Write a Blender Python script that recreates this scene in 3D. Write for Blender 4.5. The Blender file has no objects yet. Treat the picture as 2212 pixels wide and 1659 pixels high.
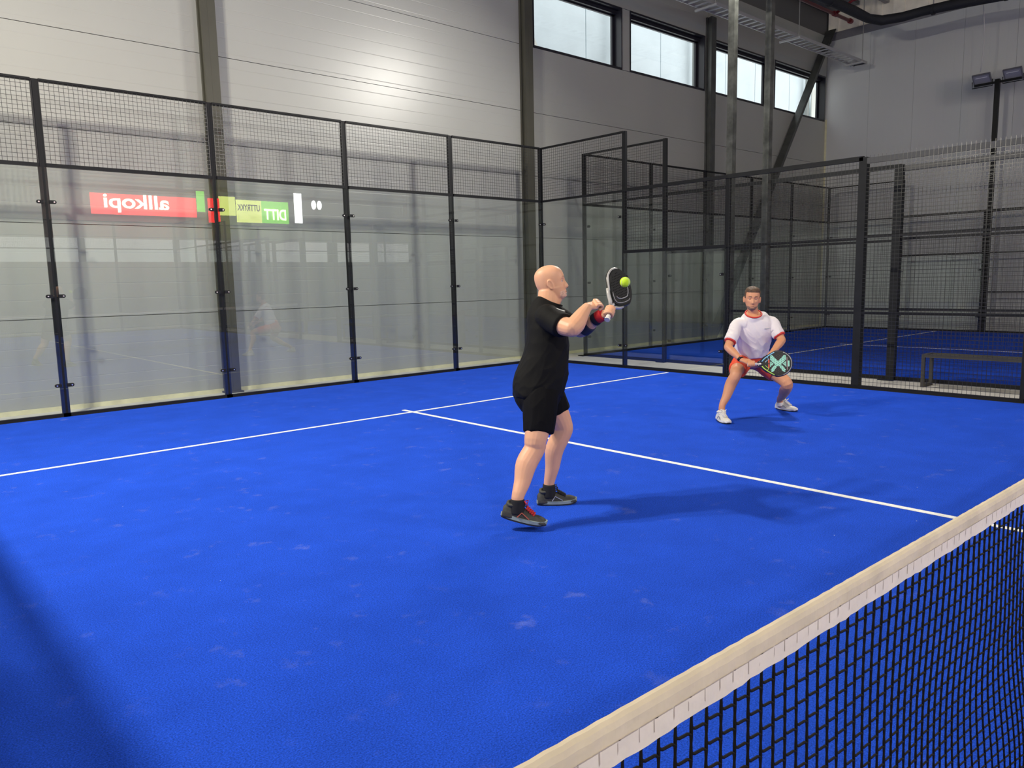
import bpy, math, random
from mathutils import Vector, Matrix, noise
import numpy as np
random.seed(7)
SC = bpy.context.scene
COL = SC.collection
V = Vector
PI = math.pi

# ------------------------------------------------------------------ camera
cd = bpy.data.cameras.new('camera')
cam = bpy.data.objects.new('camera', cd)
COL.objects.link(cam)
cd.sensor_width = 36.0
cd.lens = 26.925
cd.clip_start = 0.05
cd.clip_end = 200
CR, CU, CF = V((.7443, -.6675, -.0213)), V((.1043, .0847, .9909)), V((.6597, .7398, -.1327))
m = Matrix((CR, CU, -CF)).transposed().to_4x4()
m.translation = V((-.0813, -.5247, 1.5097))
cam.matrix_world = m
SC.camera = cam

# ------------------------------------------------------------------ world, exposure
W = bpy.data.worlds.new('overcast_sky')
SC.world = W
W.use_nodes = True
W.node_tree.nodes['Background'].inputs[0].default_value = (1.0, .975, .95, 1)
W.node_tree.nodes['Background'].inputs[1].default_value = 1.75
SC.view_settings.view_transform = 'Standard'
SC.view_settings.look = 'None'
SC.view_settings.gamma = 1
SC.view_settings.exposure = 0.0
SC.view_settings.use_curve_mapping = False

# court floodlights: one pole at each service line, two heads each
LAMP_Z = 6.15
LAMPS = []
for px, sx in ((-.86, 1), (10.19, -1)):
    for py in (6.0, -6.0):
        for dy in (-.33, .33):
            LAMPS.append((px, py + dy, sx))
for i, (x, y, sx) in enumerate(LAMPS):
    ld = bpy.data.lights.new('floodlight_beam', 'AREA')
    ld.shape = 'RECTANGLE'
    ld.size, ld.size_y = .34, .22
    ld.energy = (480 if x < 0 else 215) if y > 0 else 300
    ld.color = (1.0, .93, .79) if x < 0 else (1.0, .965, .88)
    lo = bpy.data.objects.new('floodlight_beam', ld)
    COL.objects.link(lo)
    lo.location = (x + sx * .065, y, LAMP_Z - .035)
    d = V((sx, .05 if y > 0 else .02, -1.75)).normalized()
    lo.rotation_euler = d.to_track_quat('-Z', 'Y').to_euler()

# ------------------------------------------------------------------ materials
def mat(name, col, rough=.5, metal=0., spec=.5, bump=None, var=None, emit=None, coat=0.):
    """bump=(scale, strength, distance), var=(scale, amount): value variation of the colour"""
    M = bpy.data.materials.new(name)
    M.use_nodes = True
    nt = M.node_tree
    b = nt.nodes['Principled BSDF']
    b.inputs['Base Color'].default_value = (*col, 1)
    b.inputs['Roughness'].default_value = rough
    b.inputs['Metallic'].default_value = metal
    b.inputs['Specular IOR Level'].default_value = spec
    b.inputs['Coat Weight'].default_value = coat
    tc = nt.nodes.new('ShaderNodeTexCoord')
    if var:
        n = nt.nodes.new('ShaderNodeTexNoise')
        n.inputs['Scale'].default_value = var[0]
        n.inputs['Detail'].default_value = 4
        nt.links.new(tc.outputs['Object'], n.inputs['Vector'])
        r = nt.nodes.new('ShaderNodeMapRange')
        r.inputs[1].default_value, r.inputs[2].default_value = .3, .7
        r.inputs[3].default_value, r.inputs[4].default_value = 1 - var[1], 1 + var[1]
        nt.links.new(n.outputs[0], r.inputs[0])
        x = nt.nodes.new('ShaderNodeVectorMath')
        x.operation = 'SCALE'
        x.inputs[0].default_value = col
        nt.links.new(r.outputs[0], x.inputs['Scale'])
        nt.links.new(x.outputs[0], b.inputs['Base Color'])
    if bump:
        n = nt.nodes.new('ShaderNodeTexNoise')
        n.inputs['Scale'].default_value = bump[0]
        n.inputs['Detail'].default_value = 3
        nt.links.new(tc.outputs['Object'], n.inputs['Vector'])
        k = nt.nodes.new('ShaderNodeBump')
        k.inputs['Strength'].default_value = bump[1]
        k.inputs['Distance'].default_value = bump[2]
        nt.links.new(n.outputs[0], k.inputs['Height'])
        nt.links.new(k.outputs[0], b.inputs['Normal'])
    if emit:
        b.inputs['Emission Color'].default_value = (*emit[0], 1)
        b.inputs['Emission Strength'].default_value = emit[1]
    return M


def turf_mat(name, k=1.0):
    M = mat(name, (.02, .08, .62), .95, spec=.03)
    nt = M.node_tree
    b = nt.nodes['Principled BSDF']
    b.inputs['Sheen Weight'].default_value = .03
    b.inputs['Sheen Tint'].default_value = (.4, .6, 1, 1)
    tc = nt.nodes.new('ShaderNodeTexCoord')

    def nz(scale, detail, lo, hi, a, c, rough=.5):
        n = nt.nodes.new('ShaderNodeTexNoise')
        n.inputs['Scale'].default_value = scale
        n.inputs['Detail'].default_value = detail
        n.inputs['Roughness'].default_value = rough
        nt.links.new(tc.outputs['Object'], n.inputs['Vector'])
        r = nt.nodes.new('ShaderNodeMapRange')
        for i_, v_ in enumerate((lo, hi, a, c)):
            r.inputs[i_ + 1].default_value = v_
        nt.links.new(n.outputs[0], r.inputs[0])
        return r.outputs[0], n.outputs[0]
    fibre, fraw = nz(150, 4, .3, .7, .42, 1.62, .75)
    patch, _ = nz(2.2, 5, .3, .7, .9, 1.1, .65)
    mul = nt.nodes.new('ShaderNodeMath')
    mul.operation = 'MULTIPLY'
    nt.links.new(fibre, mul.inputs[0])
    nt.links.new(patch, mul.inputs[1])
    sc = nt.nodes.new('ShaderNodeVectorMath')
    sc.operation = 'SCALE'
    sc.inputs[0].default_value = (.0145 * k, .072 * k, .57 * k)
    nt.links.new(mul.outputs[0], sc.inputs['Scale'])
    # pale sand left on the turf by shoes
    sand, _ = nz(5.5, 6, .60, .76, 0, .27, .62)
    gate, _ = nz(.9, 2, .45, .6, .25, 1)
    s2 = nt.nodes.new('ShaderNodeMath')
    s2.operation = 'MULTIPLY'
    nt.links.new(sand, s2.inputs[0])
    nt.links.new(gate, s2.inputs[1])
    mx = nt.nodes.new('ShaderNodeMix')
    mx.data_type = 'RGBA'
    mx.inputs['B'].default_value = (.33, .36, .55, 1)
    nt.links.new(s2.outputs[0], mx.inputs['Factor'])
    nt.links.new(sc.outputs[0], mx.inputs['A'])
    nt.links.new(mx.outputs['Result'], b.inputs['Base Color'])
    # stray pale grains
    vo = nt.nodes.new('ShaderNodeTexVoronoi')
    vo.inputs['Scale'].default_value = 5.0
    nt.links.new(tc.outputs['Object'], vo.inputs['Vector'])
    lt = nt.nodes.new('ShaderNodeMath')
    lt.operation = 'LESS_THAN'
    lt.inputs[1].default_value = .018
    nt.links.new(vo.outputs['Distance'], lt.inputs[0])
    sx_ = nt.nodes.new('ShaderNodeSeparateColor')
    nt.links.new(vo.outputs['Color'], sx_.inputs[0])
    gt = nt.nodes.new('ShaderNodeMath')
    gt.operation = 'GREATER_THAN'
    gt.inputs[1].default_value = .55
    nt.links.new(sx_.outputs[0], gt.inputs[0])
    an = nt.nodes.new('ShaderNodeMath')
    an.operation = 'MULTIPLY'
    nt.links.new(lt.outputs[0], an.inputs[0])
    nt.links.new(gt.outputs[0], an.inputs[1])
    m2_ = nt.nodes.new('ShaderNodeMix')
    m2_.data_type = 'RGBA'
    m2_.inputs['B'].default_value = (.62, .66, .68, 1)
    nt.links.new(an.outputs[0], m2_.inputs['Factor'])
    nt.links.new(mx.outputs['Result'], m2_.inputs['A'])
    nt.links.new(m2_.outputs['Result'], b.inputs['Base Color'])
    k_ = nt.nodes.new('ShaderNodeBump')
    k_.inputs['Strength'].default_value = .8
    k_.inputs['Distance'].default_value = .006
    nt.links.new(fraw, k_.inputs['Height'])
    nt.links.new(k_.outputs[0], b.inputs['Normal'])
    return M


def panel_mat(name, col, rough, axis='Z', var=.03):
    """coated sandwich panel with fine rolled ribs every 20 cm"""
    M = mat(name, col, rough, spec=.75, var=(.7, var))
    nt = M.node_tree
    b = nt.nodes['Principled BSDF']
    b.inputs['Metallic'].default_value = 0
    tc = nt.nodes.new('ShaderNodeTexCoord')
    sp = nt.nodes.new('ShaderNodeSeparateXYZ')
    nt.links.new(tc.outputs['Object'], sp.inputs[0])
    md = nt.nodes.new('ShaderNodeMath')
    md.operation = 'PINGPONG'
    md.inputs[1].default_value = .1
    nt.links.new(sp.outputs[axis], md.inputs[0])
    r = nt.nodes.new('ShaderNodeMapRange')
    r.inputs[1].default_value, r.inputs[2].default_value = 0, .006
    nt.links.new(md.outputs[0], r.inputs[0])
    k = nt.nodes.new('ShaderNodeBump')
    k.inputs['Strength'].default_value = .5
    k.inputs['Distance'].default_value = .002
    nt.links.new(r.outputs[0], k.inputs['Height'])
    nt.links.new(k.outputs[0], b.inputs['Normal'])
    return M


def glass_mat(name, tint, base=.058, scale=.94):
    """clear toughened glass: tinted transmission and an angle dependent mirror"""
    M = bpy.data.materials.new(name)
    M.use_nodes = True
    nt = M.node_tree
    nt.nodes.clear()
    out = nt.nodes.new('ShaderNodeOutputMaterial')
    tr = nt.nodes.new('ShaderNodeBsdfTransparent')
    tr.inputs[0].default_value = (*tint, 1)
    gl = nt.nodes.new('ShaderNodeBsdfGlossy')
    gl.inputs['Roughness'].default_value = 0.0
    mx = nt.nodes.new('ShaderNodeMixShader')
    lw = nt.nodes.new('ShaderNodeLayerWeight')
    lw.inputs[0].default_value = .5
    p = nt.nodes.new('ShaderNodeMath')
    p.operation = 'POWER'
    p.inputs[1].default_value = 5
    nt.links.new(lw.outputs['Facing'], p.inputs[0])
    a = nt.nodes.new('ShaderNodeMath')
    a.operation = 'MULTIPLY_ADD'
    a.inputs[1].default_value = scale
    a.inputs[2].default_value = base
    nt.links.new(p.outputs[0], a.inputs[0])
    nt.links.new(a.outputs[0], mx.inputs[0])
    nt.links.new(tr.outputs[0], mx.inputs[1])
    nt.links.new(gl.outputs[0], mx.inputs[2])
    nt.links.new(mx.outputs[0], out.inputs[0])
    return M


M = {}
M['turf'] = turf_mat('blue_turf')
M['line'] = mat('white_line', (.82, .83, .80), .9, bump=(220, .6, .004), var=(60, .12))
M['concrete'] = mat('pale_concrete', (.56, .54, .50), .75, bump=(30, .2, .004), var=(3, .08))
M['panel'] = panel_mat('grey_wall_panel', (.340, .343, .318), .365)
M['gable'] = panel_mat('grey_gable_panel', (.50, .51, .515), .6, 'Y', .02)
M['joint'] = mat('dark_joint', (.10, .10, .10), .8)
M['foam'] = mat('yellowish_foam_strip', (.62, .59, .40), .8, bump=(60, .3, .004), var=(8, .1))
M['column'] = mat('olive_grey_steel', (.056, .054, .040), .45, var=(2, .12))
M['darksteel'] = mat('dark_grey_steel', (.055, .058, .055), .45, var=(5, .25))
M['black'] = mat('black_powder_coat', (.006, .0065, .008), .5, spec=.28)
M['postdark'] = mat('worn_black_post', (.009, .010, .010), .6, spec=.3, var=(6, .3))
M['wire'] = mat('black_wire', (.014, .014, .015), .28, spec=.8)
M['polegrey'] = mat('galvanised_dark_pole', (.07, .073, .065), .38, metal=.3, var=(9, .45))
M['bolt'] = mat('silver_bolt', (.8, .8, .8), .25, metal=.9)
M['glass'] = glass_mat('court_glass', (.970, .992, .978))
M['winglass'] = glass_mat('window_glass', (.93, .97, .98))
M['frame'] = mat('black_window_frame', (.012, .012, .020), .35)
M['outside'] = mat('outside_concrete_wall', (.84, .92, .97), .9, var=(1.2, .05))
M['outside2'] = mat('outside_pale_tarp', (.84, .84, .79), .9, var=(2, .07))
M['seam'] = mat('outside_seam', (.30, .31, .30), .9)
M['ceil'] = mat('roof_deck', (.26, .245, .24), .6)
M['beige'] = mat('beige_corrugated_sheet', (.84, .79, .68), .6, var=(3, .12))
M['shadeband'] = mat('shade_grey_beam', (.17, .165, .185), .55)  # dark tone holds the shade band above the end wall panels
M['greyplate'] = mat('green_grey_plate', (.17, .175, .165), .55, var=(2, .1))
M['tray'] = mat('galvanised_tray', (.42, .42, .43), .4, metal=.4)
M['rubber'] = mat('black_pipe_foam', (.012, .013, .018), .75, bump=(14, .4, .02))
M['redpipe'] = mat('red_sprinkler_pipe', (.16, .012, .018), .4)
M['rod'] = mat('steel_rod', (.3, .3, .3), .4, metal=.6)
M['cable'] = mat('white_cable', (.5, .5, .52), .5)
M['lamphouse'] = mat('grey_lamp_housing', (.16, .16, .19), .45)
M['lampglass'] = mat('lamp_glass_unlit', (.30, .30, .36), .2, spec=.8)
M['lampreflector'] = mat('lamp_reflector', (.75, .75, .8), .4)
M['lamplit'] = mat('lit_lamp_glass', (.9, .9, .9), .3, emit=((1, .96, .88), 6))
M['bench'] = mat('grey_brown_bench_metal', (.055, .052, .042), .5)
M['benchmesh'] = mat('perforated_seat', (.045, .043, .038), .6)
M['railgrey'] = mat('worn_grey_rail', (.095, .095, .088), .6, spec=.3)
M['gapfloor'] = M['concrete']

# ------------------------------------------------------------------ mesh helpers
LOC = {}


class MB:
    def __init__(s):
        s.v, s.f = [], []

    def add(s, vs, fs):
        n = len(s.v)
        s.v += [tuple(a) for a in vs]
        s.f += [tuple(i + n for i in a) for a in fs]
        return s

    def box(s, a, b):
        x0, y0, z0 = a
        x1, y1, z1 = b
        return s.add([(x0, y0, z0), (x1, y0, z0), (x1, y1, z0), (x0, y1, z0), (x0, y0, z1), (x1, y0, z1), (x1, y1, z1), (x0, y1, z1)],
                     [(0, 3, 2, 1), (4, 5, 6, 7), (0, 1, 5, 4), (1, 2, 6, 5), (2, 3, 7, 6), (3, 0, 4, 7)])

    def beam(s, p, q, w, h, up=(0, 0, 1)):
        p, q = V(p), V(q)
        t = (q - p).normalized()
        a = t.cross(V(up))
        if a.length < 1e-4:
            a = t.cross(V((1, 0, 0)))
        a.normalize()
        b = a.cross(t)
        a *= w / 2
        b *= h / 2
        vs = [c + i * a + j * b for c in (p, q) for i, j in ((-1, -1), (1, -1), (1, 1), (-1, 1))]
        return s.add(vs, [(0, 1, 2, 3), (7, 6, 5, 4), (0, 4, 5, 1), (1, 5, 6, 2), (2, 6, 7, 3), (3, 7, 4, 0)])

    def tube(s, pts, r, n=8, cap=True, closed=False):
        pts = [V(p) for p in pts]
        N = len(pts)
        rr = r if isinstance(r, (list, tuple)) else [r] * N
        a = None
        base = len(s.v)
        vs, fs = [], []
        for i, p in enumerate(pts):
            if closed:
                t = pts[(i + 1) % N] - pts[i - 1]
            else:
                t = pts[min(i + 1, N - 1)] - pts[max(i - 1, 0)]
            t.normalize()
            if a is None:
                a = t.orthogonal().normalized()
            a = (a - t * a.dot(t)).normalized()
            b = t.cross(a)
            for k in range(n):
                w = 2 * PI * k / n
                vs.append(p + (a * math.cos(w) + b * math.sin(w)) * rr[i])
        for i in range(N if closed else N - 1):
            j = (i + 1) % N
            for k in range(n):
                l = (k + 1) % n
                fs.append((i * n + k, i * n + l, j * n + l, j * n + k))
        if cap and not closed:
            fs.append(tuple(range(n - 1, -1, -1)))
            fs.append(tuple((N - 1) * n + k for k in range(n)))
        return s.add(vs, fs)

    def ell(s, c, r, nu=12, nv=8, R=None):
        vs, fs = [], []
        for j in range(nv + 1):
            th = PI * j / nv
            for i in range(nu):
                ph = 2 * PI * i / nu
                q = V((r[0] * math.sin(th) * math.cos(ph), r[1] * math.sin(th) * math.sin(ph), r[2] * math.cos(th)))
                if R:
                    q = R @ q
                vs.append(V(c) + q)
        for j in range(nv):
            for i in range(nu):
                k = (i + 1) % nu
                fs.append((j * nu + i, (j + 1) * nu + i, (j + 1) * nu + k, j * nu + k))
        return s.add(vs, fs)

    def build(s, name, mt, parent=None, smooth=False, **kw):
        return mk(name, s.v, s.f, mt, parent, smooth, **kw)


def mk(name, vs, fs, mt, parent=None, smooth=False, label=None, cat=None, group=None, kind=None):
    off = LOC.get(parent.name, V((0, 0, 0))) if parent else V((0, 0, 0))
    me = bpy.data.meshes.new(name)
    me.from_pydata([tuple(V(v) - off) for v in vs], [], [tuple(f) for f in fs])
    me.materials.append(mt)
    me.validate()
    if smooth:
        me.polygons.foreach_set('use_smooth', [True] * len(me.polygons))
    me.update()
    o = bpy.data.objects.new(name, me)
    COL.objects.link(o)
    if parent:
        o.parent = parent
        LOC[o.name] = off
    else:
        LOC[o.name] = V((0, 0, 0))
    tag(o, label, cat, group, kind)
    return o


def tag(o, label=None, cat=None, group=None, kind=None):
    for k, v in (('label', label), ('category', cat), ('group', group), ('kind', kind)):
        if v:
            o[k] = v
    return o


def empty(name, loc, label=None, cat=None, group=None, kind=None):
    o = bpy.data.objects.new(name, None)
    COL.objects.link(o)
    o.location = loc
    o.empty_display_size = .1
    LOC[o.name] = V(loc)
    return tag(o, label, cat, group, kind)


# ------------------------------------------------------------------ building shell
fl = MB().box((-9, -13, -.25), (26, 16, -.012)).build('floor', M['concrete'], kind='structure')

GX = 22.35
wb = MB().box((-8, 10.66, -.05), (GX + .1, 10.72, 5.93)).box((-8, 10.66, 7.22), (GX + .4, 10.72, 9.6)).box((GX + .1, 10.4, 5.8), (GX + .4, 10.66, 9.6)).build('wall_back', M['joint'], kind='structure')
rows = [-.012, 1.165, 2.355, 3.535, 4.735, 5.945, 7.2, 8.32]
bays = [(-7.8, -1.76), (-1.76, 4.27), (4.27, 10.30), (10.30, 16.35), (16.35, GX)]
g = .004
for bi, (x0, x1) in enumerate(bays):
    for k in range(len(rows) - 1):
        z0, z1 = rows[k], rows[k + 1]
        if bi >= 3 and k == 5:
            continue
        MB().box((x0 + g, 10.60, z0 + g), (x1 - g, 10.655, z1 - g)).build('wall_panel', M['panel'], wb)
# strips of wall between the windows
openings = [(10.56, 13.18), (13.44, 16.22), (16.50, 19.28), (19.44, 22.28)]
edges = [10.30] + [v for o_ in openings for v in o_] + [GX]
for i in range(0, len(edges), 2):
    MB().box((edges[i], 10.60, 5.95), (edges[i + 1], 10.75, 7.196)).build('wall_pier', M['panel'], wb)
MB().box((10.3, 10.655, 5.90), (GX, 10.95, 5.944)).build('window_ledge', M['frame'], wb)
MB().box((10.3, 10.655, 7.2), (GX, 10.95, 7.26)).build('window_head', M['frame'], wb)
for i, (x0, x1) in enumerate(openings):
    wn = empty('window_%d' % (i + 1), ((x0 + x1) / 2, 10.7, 5.95), kind='structure')
    f = MB()
    f.box((x0, 10.585, 5.945), (x1, 10.83, 5.985)).box((x0, 10.585, 7.16), (x1, 10.83, 7.20))
    f.box((x0, 10.585, 5.985), (x0 + .03, 10.83, 7.16)).box((x1 - .03, 10.585, 5.985), (x1, 10.83, 7.16))
    f.build('window_frame', M['frame'], wn)
    s = MB()
    s.box((x0 + .03, 10.78, 5.985), (x0 + .10, 10.83, 7.16)).box((x1 - .10, 10.78, 5.985), (x1 - .03, 10.83, 7.16))
    s.box((x0 + .03, 10.78, 5.985), (x1 - .03, 10.83, 6.03)).box((x0 + .03, 10.78, 7.06), (x1 - .03, 10.83, 7.16))
    s.build('window_sash', M['frame'], wn)
    MB().box((x0 + .03, 10.70, 7.09), (x1 - .03, 10.76, 7.16)).build('blind_box', M['frame'], wn)
    MB().box((x0 + .09, 10.80, 6.02), (x1 - .09, 10.81, 7.07)).build('window_pane', M['winglass'], wn)
# what stands outside the windows: a pale wall of big sheets
ow = empty('outside_wall', (16, 12.6, 0), 'pale blue-grey wall of tall sheets outside the high windows', 'outside wall')
sx = [11, 16.2, 18.6, 20.0, 22.4, 24.4, 26.4, 28.5, 31.2, 34.5, 38.5]
for a, b in zip(sx, sx[1:]):
    MB().box((a + .02, 16.6, 4), (b - .02, 16.66, 16)).build('wall_sheet', M['outside'], ow)
MB().box((11, 16.67, 4), (38.5, 16.72, 16)).build('backing', M['seam'], ow)
for x in (19.55, 24.0, 32.2):
    MB().box((x, 16.3, 4), (x + .16, 16.42, 16)).build('upright', M['seam'], ow)


def plate(poly, y, t=.05):
    n = len(poly)
    return MB().add([(x, y + d, z) for d in (0, t) for x, z in poly],
                    [tuple(range(n)), tuple(range(2 * n - 1, n - 1, -1))] + [(i, n + i, n + (i + 1) % n, (i + 1) % n) for i in range(n)])


plate([(11, 4), (18.0, 4), (16.6, 7.55), (15.2, 9.6), (13, 11.5), (11, 12)], 16.2).build('slanted_sheet', M['outside2'], ow)
plate([(32.4, 4), (38.5, 4), (38.5, 9), (33.4, 8.9), (32.4, 9.6)], 16.2).build('slanted_sheet', M['outside2'], ow)

# skirting strip of foam at the foot of the back wall
cols_x = [-1.86, 4.17, 10.20, 16.26]
sk = None
for a, b in zip([-7.8] + [c + .2 for c in cols_x], cols_x + [GX]):
    mb = MB().box((a, 10.575, -.012), (b, 10.60, .045))
    if sk is None:
        sk = mb.build('baseboard_back', M['foam'], kind='structure')
    else:
        mb.build('foam_strip', M['foam'], sk)

# steel columns on the back wall
for i, x in enumerate(cols_x):
    top = 7.62 if i == 3 else 9.0
    lab = ['olive-grey steel column on the back wall, beyond the left edge', 'olive-grey steel column on the back wall behind the second court post from the left',
           'olive-grey steel column on the back wall left of the first window', 'dark grey steel column between the second and third window'][i]
    c = empty('steel_column', (x + .1, 10.5, 0), lab, 'column', None)
    mt = M['column'] if i < 3 else M['darksteel']
    MB().box((x + .085, 10.43, -.012), (x + .195, 10.60, top)).build('shaft', mt, c)
    MB().box((x, 10.555, -.012), (x + .084, 10.60, top)).build('rear_flange', mt, c)
    MB().box((x, 10.43, -.012), (x + .084, 10.48, top)).build('front_flange', mt, c)
    MB().box((x + .03, 10.481, -.012), (x + .084, 10.554, top)).build('web', M['joint'] if i == 1 else mt, c)
    MB().box((x - .03, 10.40, -.012), (x + .225, 10.60, .012)).build('base_plate', mt, c)

# diagonal brace in the last bay
br = empty('diagonal_brace', (16.5, 10.45, 0), 'dark grey slanting steel brace running up to the far corner', 'brace')
MB().beam((16.55, 10.46, .1), (22.1, 10.46, 8.2), .09, .20, up=(0, 1, 0)).build('brace_bar', M['darksteel'], br)
MB().beam((16.42, 10.46, .0), (16.75, 10.46, .4), .02, .34, up=(0, 1, 0)).build('gusset_plate', M['darksteel'], br)
MB().beam((21.95, 10.46, 8.0), (22.25, 10.46, 8.45), .02, .3, up=(0, 1, 0)).build('gusset_plate', M['darksteel'], br)

# gable wall on the right
wr = MB().box((GX + .056, -12.5, -.05), (GX + .12, 10.7, 8.2)).build('wall_right', M['joint'], kind='structure')
y = 10.595
first = True
while y > -12:
    w = 1.235 if first else 1.19
    first = False
    MB().box((GX, y - w + .002, -.012), (GX + .055, y - .002, 8.16)).build('wall_panel', M['gable'], wr)
    y -= w
MB().box((GX - .01, 10.545, -.012), (GX + .0, 10.6, 6.0)).build('corner_strip', M['foam'], wr)
MB().box((GX - .02, -12.5, 8.16), (GX + .12, 10.6, 8.38)).build('shade_band_beam', M['shadeband'], wr)  # shade over the panel tops, built in as a dark strip
# corrugated sheets above the gable wall
up = empty('upper_gable', (GX, 0, 8.38), 'beige corrugated sheeting above the grey end wall', 'wall cladding')
y = 10.6
k = 0
while y > -4:
    MB().box((GX + .02 + .025 * (k % 2), y - .30, 8.38), (GX + .12, y, 9.5)).build('corrugated_rib', M['beige'], up)
    y -= .30
    k += 1

# unseen left wall of the hall, added with a wide opening to limit fill light
wl = MB().box((-9, -12.5, 4.2), (-8.9, 10.7, 9.5)).box((-9, 6.5, 0), (-8.9, 10.7, 4.2)).box((-9, -12.5, 0), (-8.9, -7.5, 4.2)).build('wall_left', M['panel'], kind='structure')

# roof
ce = MB().box((-9, -12.9, 9.62), (26, 10.95, 9.8)).build('ceiling', M['ceil'], kind='structure')
for i in range(44):
    x = 10.2 + i * .28
    MB().box((x, -4, 9.55), (x + .14, 10.9, 9.62)).build('deck_rib', M['ceil'], ce)
MB().box((16.9, 9.7, 8.95), (22.3, 10.59, 9.05)).build('ceiling_plate', M['greyplate'], ce)
MB().box((15.5, 8.9, 8.8), (GX, 9.02, 9.55)).build('purlin', M['ceil'], ce)
MB().box((10.2, 6.0, 8.9), (GX, 6.12, 9.55)).build('purlin', M['ceil'], ce)

# front wall of the hall behind the camera: panels below, open glazing above
wf = MB().box((-9, -12.6, -.05), (26, -12.5, 2.6)).box((-9, -12.6, 3.5), (26, -12.5, 6.2)).build('wall_front', M['panel'], kind='structure')
for x in (-3, 0.5, 4, 7.5, 11, 14.5, 18):
    MB().box((x - .12, -12.6, 2.6), (x + .12, -12.5, 3.5)).build('mullion', M['darksteel'], wf)

# ------------------------------------------------------------------ padel courts
POST_Y = [8, 6, 4, 2]


def grid(mb, axis, c, a0, a1, z0, z1, s=.05, t=.004, off=.004, over=0.0):
    """welded wire grid in the plane axis=c: uprights in front, horizontals behind"""
    n = max(1, round((a1 - a0) / s))
    for i in range(n + 1):
        a = a0 + (a1 - a0) * i / n
        if axis == 'y':
            mb.add([(a - t / 2, c - off, z0), (a + t / 2, c - off, z0), (a, c - off + t, z0), (a - t / 2, c - off, z1 + over), (a + t / 2, c - off, z1 + over), (a, c - off + t, z1 + over)],
                   [(0, 1, 4, 3), (1, 2, 5, 4), (2, 0, 3, 5)])
        else:
            mb.add([(c - off, a - t / 2, z0), (c - off, a + t / 2, z0), (c - off + t, a, z0), (c - off, a - t / 2, z1 + over), (c - off, a + t / 2, z1 + over), (c - off + t, a, z1 + over)],
                   [(0, 1, 4, 3), (1, 2, 5, 4), (2, 0, 3, 5)])
    n = max(1, round((z1 - z0) / s))
    for i in range(n + 1):
        z = z0 + (z1 - z0) * i / n
        if axis == 'y':
            mb.add([(a0, c, z - t / 2), (a0, c, z + t / 2), (a0, c + t, z), (a1, c, z - t / 2), (a1, c, z + t / 2), (a1, c + t, z)],
                   [(0, 1, 4, 3), (1, 2, 5, 4), (2, 0, 3, 5)])
        else:
            mb.add([(c, a0, z - t / 2), (c, a0, z + t / 2), (c + t, a0, z), (c, a1, z - t / 2), (c, a1, z + t / 2), (c + t, a1, z)],
                   [(0, 1, 4, 3), (1, 2, 5, 4), (2, 0, 3, 5)])
    return mb


def clamp_mb(axis, c, a, z, side, inner):
    """lozenge clamp reaching from the post over the glass"""
    mb = MB()
    r, L = .021, .075
    pts = []
    for k in range(9):
        w = -PI / 2 + PI * k / 8
        pts.append((L - r + math.cos(w) * r, math.sin(w) * r))
    pts += [(0, r), (0, -r)]
    vs = []
    for d in (0, .012):
        for (u, w) in pts:
            A = a + side * u
            cc = c + inner * d
            vs.append((A, cc, z + w) if axis == 'y' else (cc, A, z + w))
    n = len(pts)
    fs = [tuple(range(n)), tuple(range(2 * n - 1, n - 1, -1))] + [(i, (i + 1) % n, n + (i + 1) % n, n + i) for i in range(n)]
    mb.add(vs, fs)
    return mb


def bolt_mb(axis, c, a, z, inner):
    mb = MB()
    q0 = (a, c, z) if axis == 'y' else (c, a, z)
    q1 = (a, c + inner * .01, z) if axis == 'y' else (c + inner * .01, a, z)
    return mb.tube([q0, q1], .009, 8)


def post(parent, x, y, z1, wx, wy, mt):
    p = MB().box((x - wx / 2, y - wy / 2, 0), (x + wx / 2, y + wy / 2, z1)).build('post', mt, parent)
    MB().box((x - wx / 2 - .07, y - wy / 2 - .02, -.012), (x + wx / 2 + .07, y + wy / 2 + .09, .0)).build('foot_plate', mt, p)
    return p


def pane(parent, axis, c, a0, a1, z0, z1, inner, clamps, ends=(1, 1)):
    lo, hi = (a0 + .012, a1 - .012)
    if axis == 'y':
        g_ = MB().box((lo, c - .006, z0), (hi, c + .006, z1))
    else:
        g_ = MB().box((c - .006, lo, z0), (c + .006, hi, z1))
    g_ = g_.build('glass_pane', M['glass'], parent)
    for z in clamps:
        for a, s, e in ((a0, 1, ends[0]), (a1, -1, ends[1])):
            if not e:
                continue
            k = clamp_mb(axis, c + inner * .008, a + s * .03, z, s, inner).build('clamp', M['black'], g_)
            bb = bolt_mb(axis, c + inner * .02, a + s * .08, z, inner)
            off = len(k.data.vertices)
            bb.build('clamp_bolt', M['bolt'], g_)
    return g_


def rail(parent, axis, c, a0, a1, z, h=.045, w=.035, name='rail', mt=None):
    if axis == 'y':
        mb = MB().box((a0, c - w / 2, z - h / 2), (a1, c + w / 2, z + h / 2))
    else:
        mb = MB().box((c - w / 2, a0, z - h / 2), (c + w / 2, a1, z + h / 2))
    return mb.build(name, mt or M['black'], parent)


def wiremesh(parent, axis, c, a0, a1, z0, z1, over=0, t=.0048):
    return grid(MB(), axis, c, a0, a1, z0, z1, over=over, t=t if axis == 'y' else .0040).build('wire_mesh', M['wire'], parent, kind='stuff')


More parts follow.
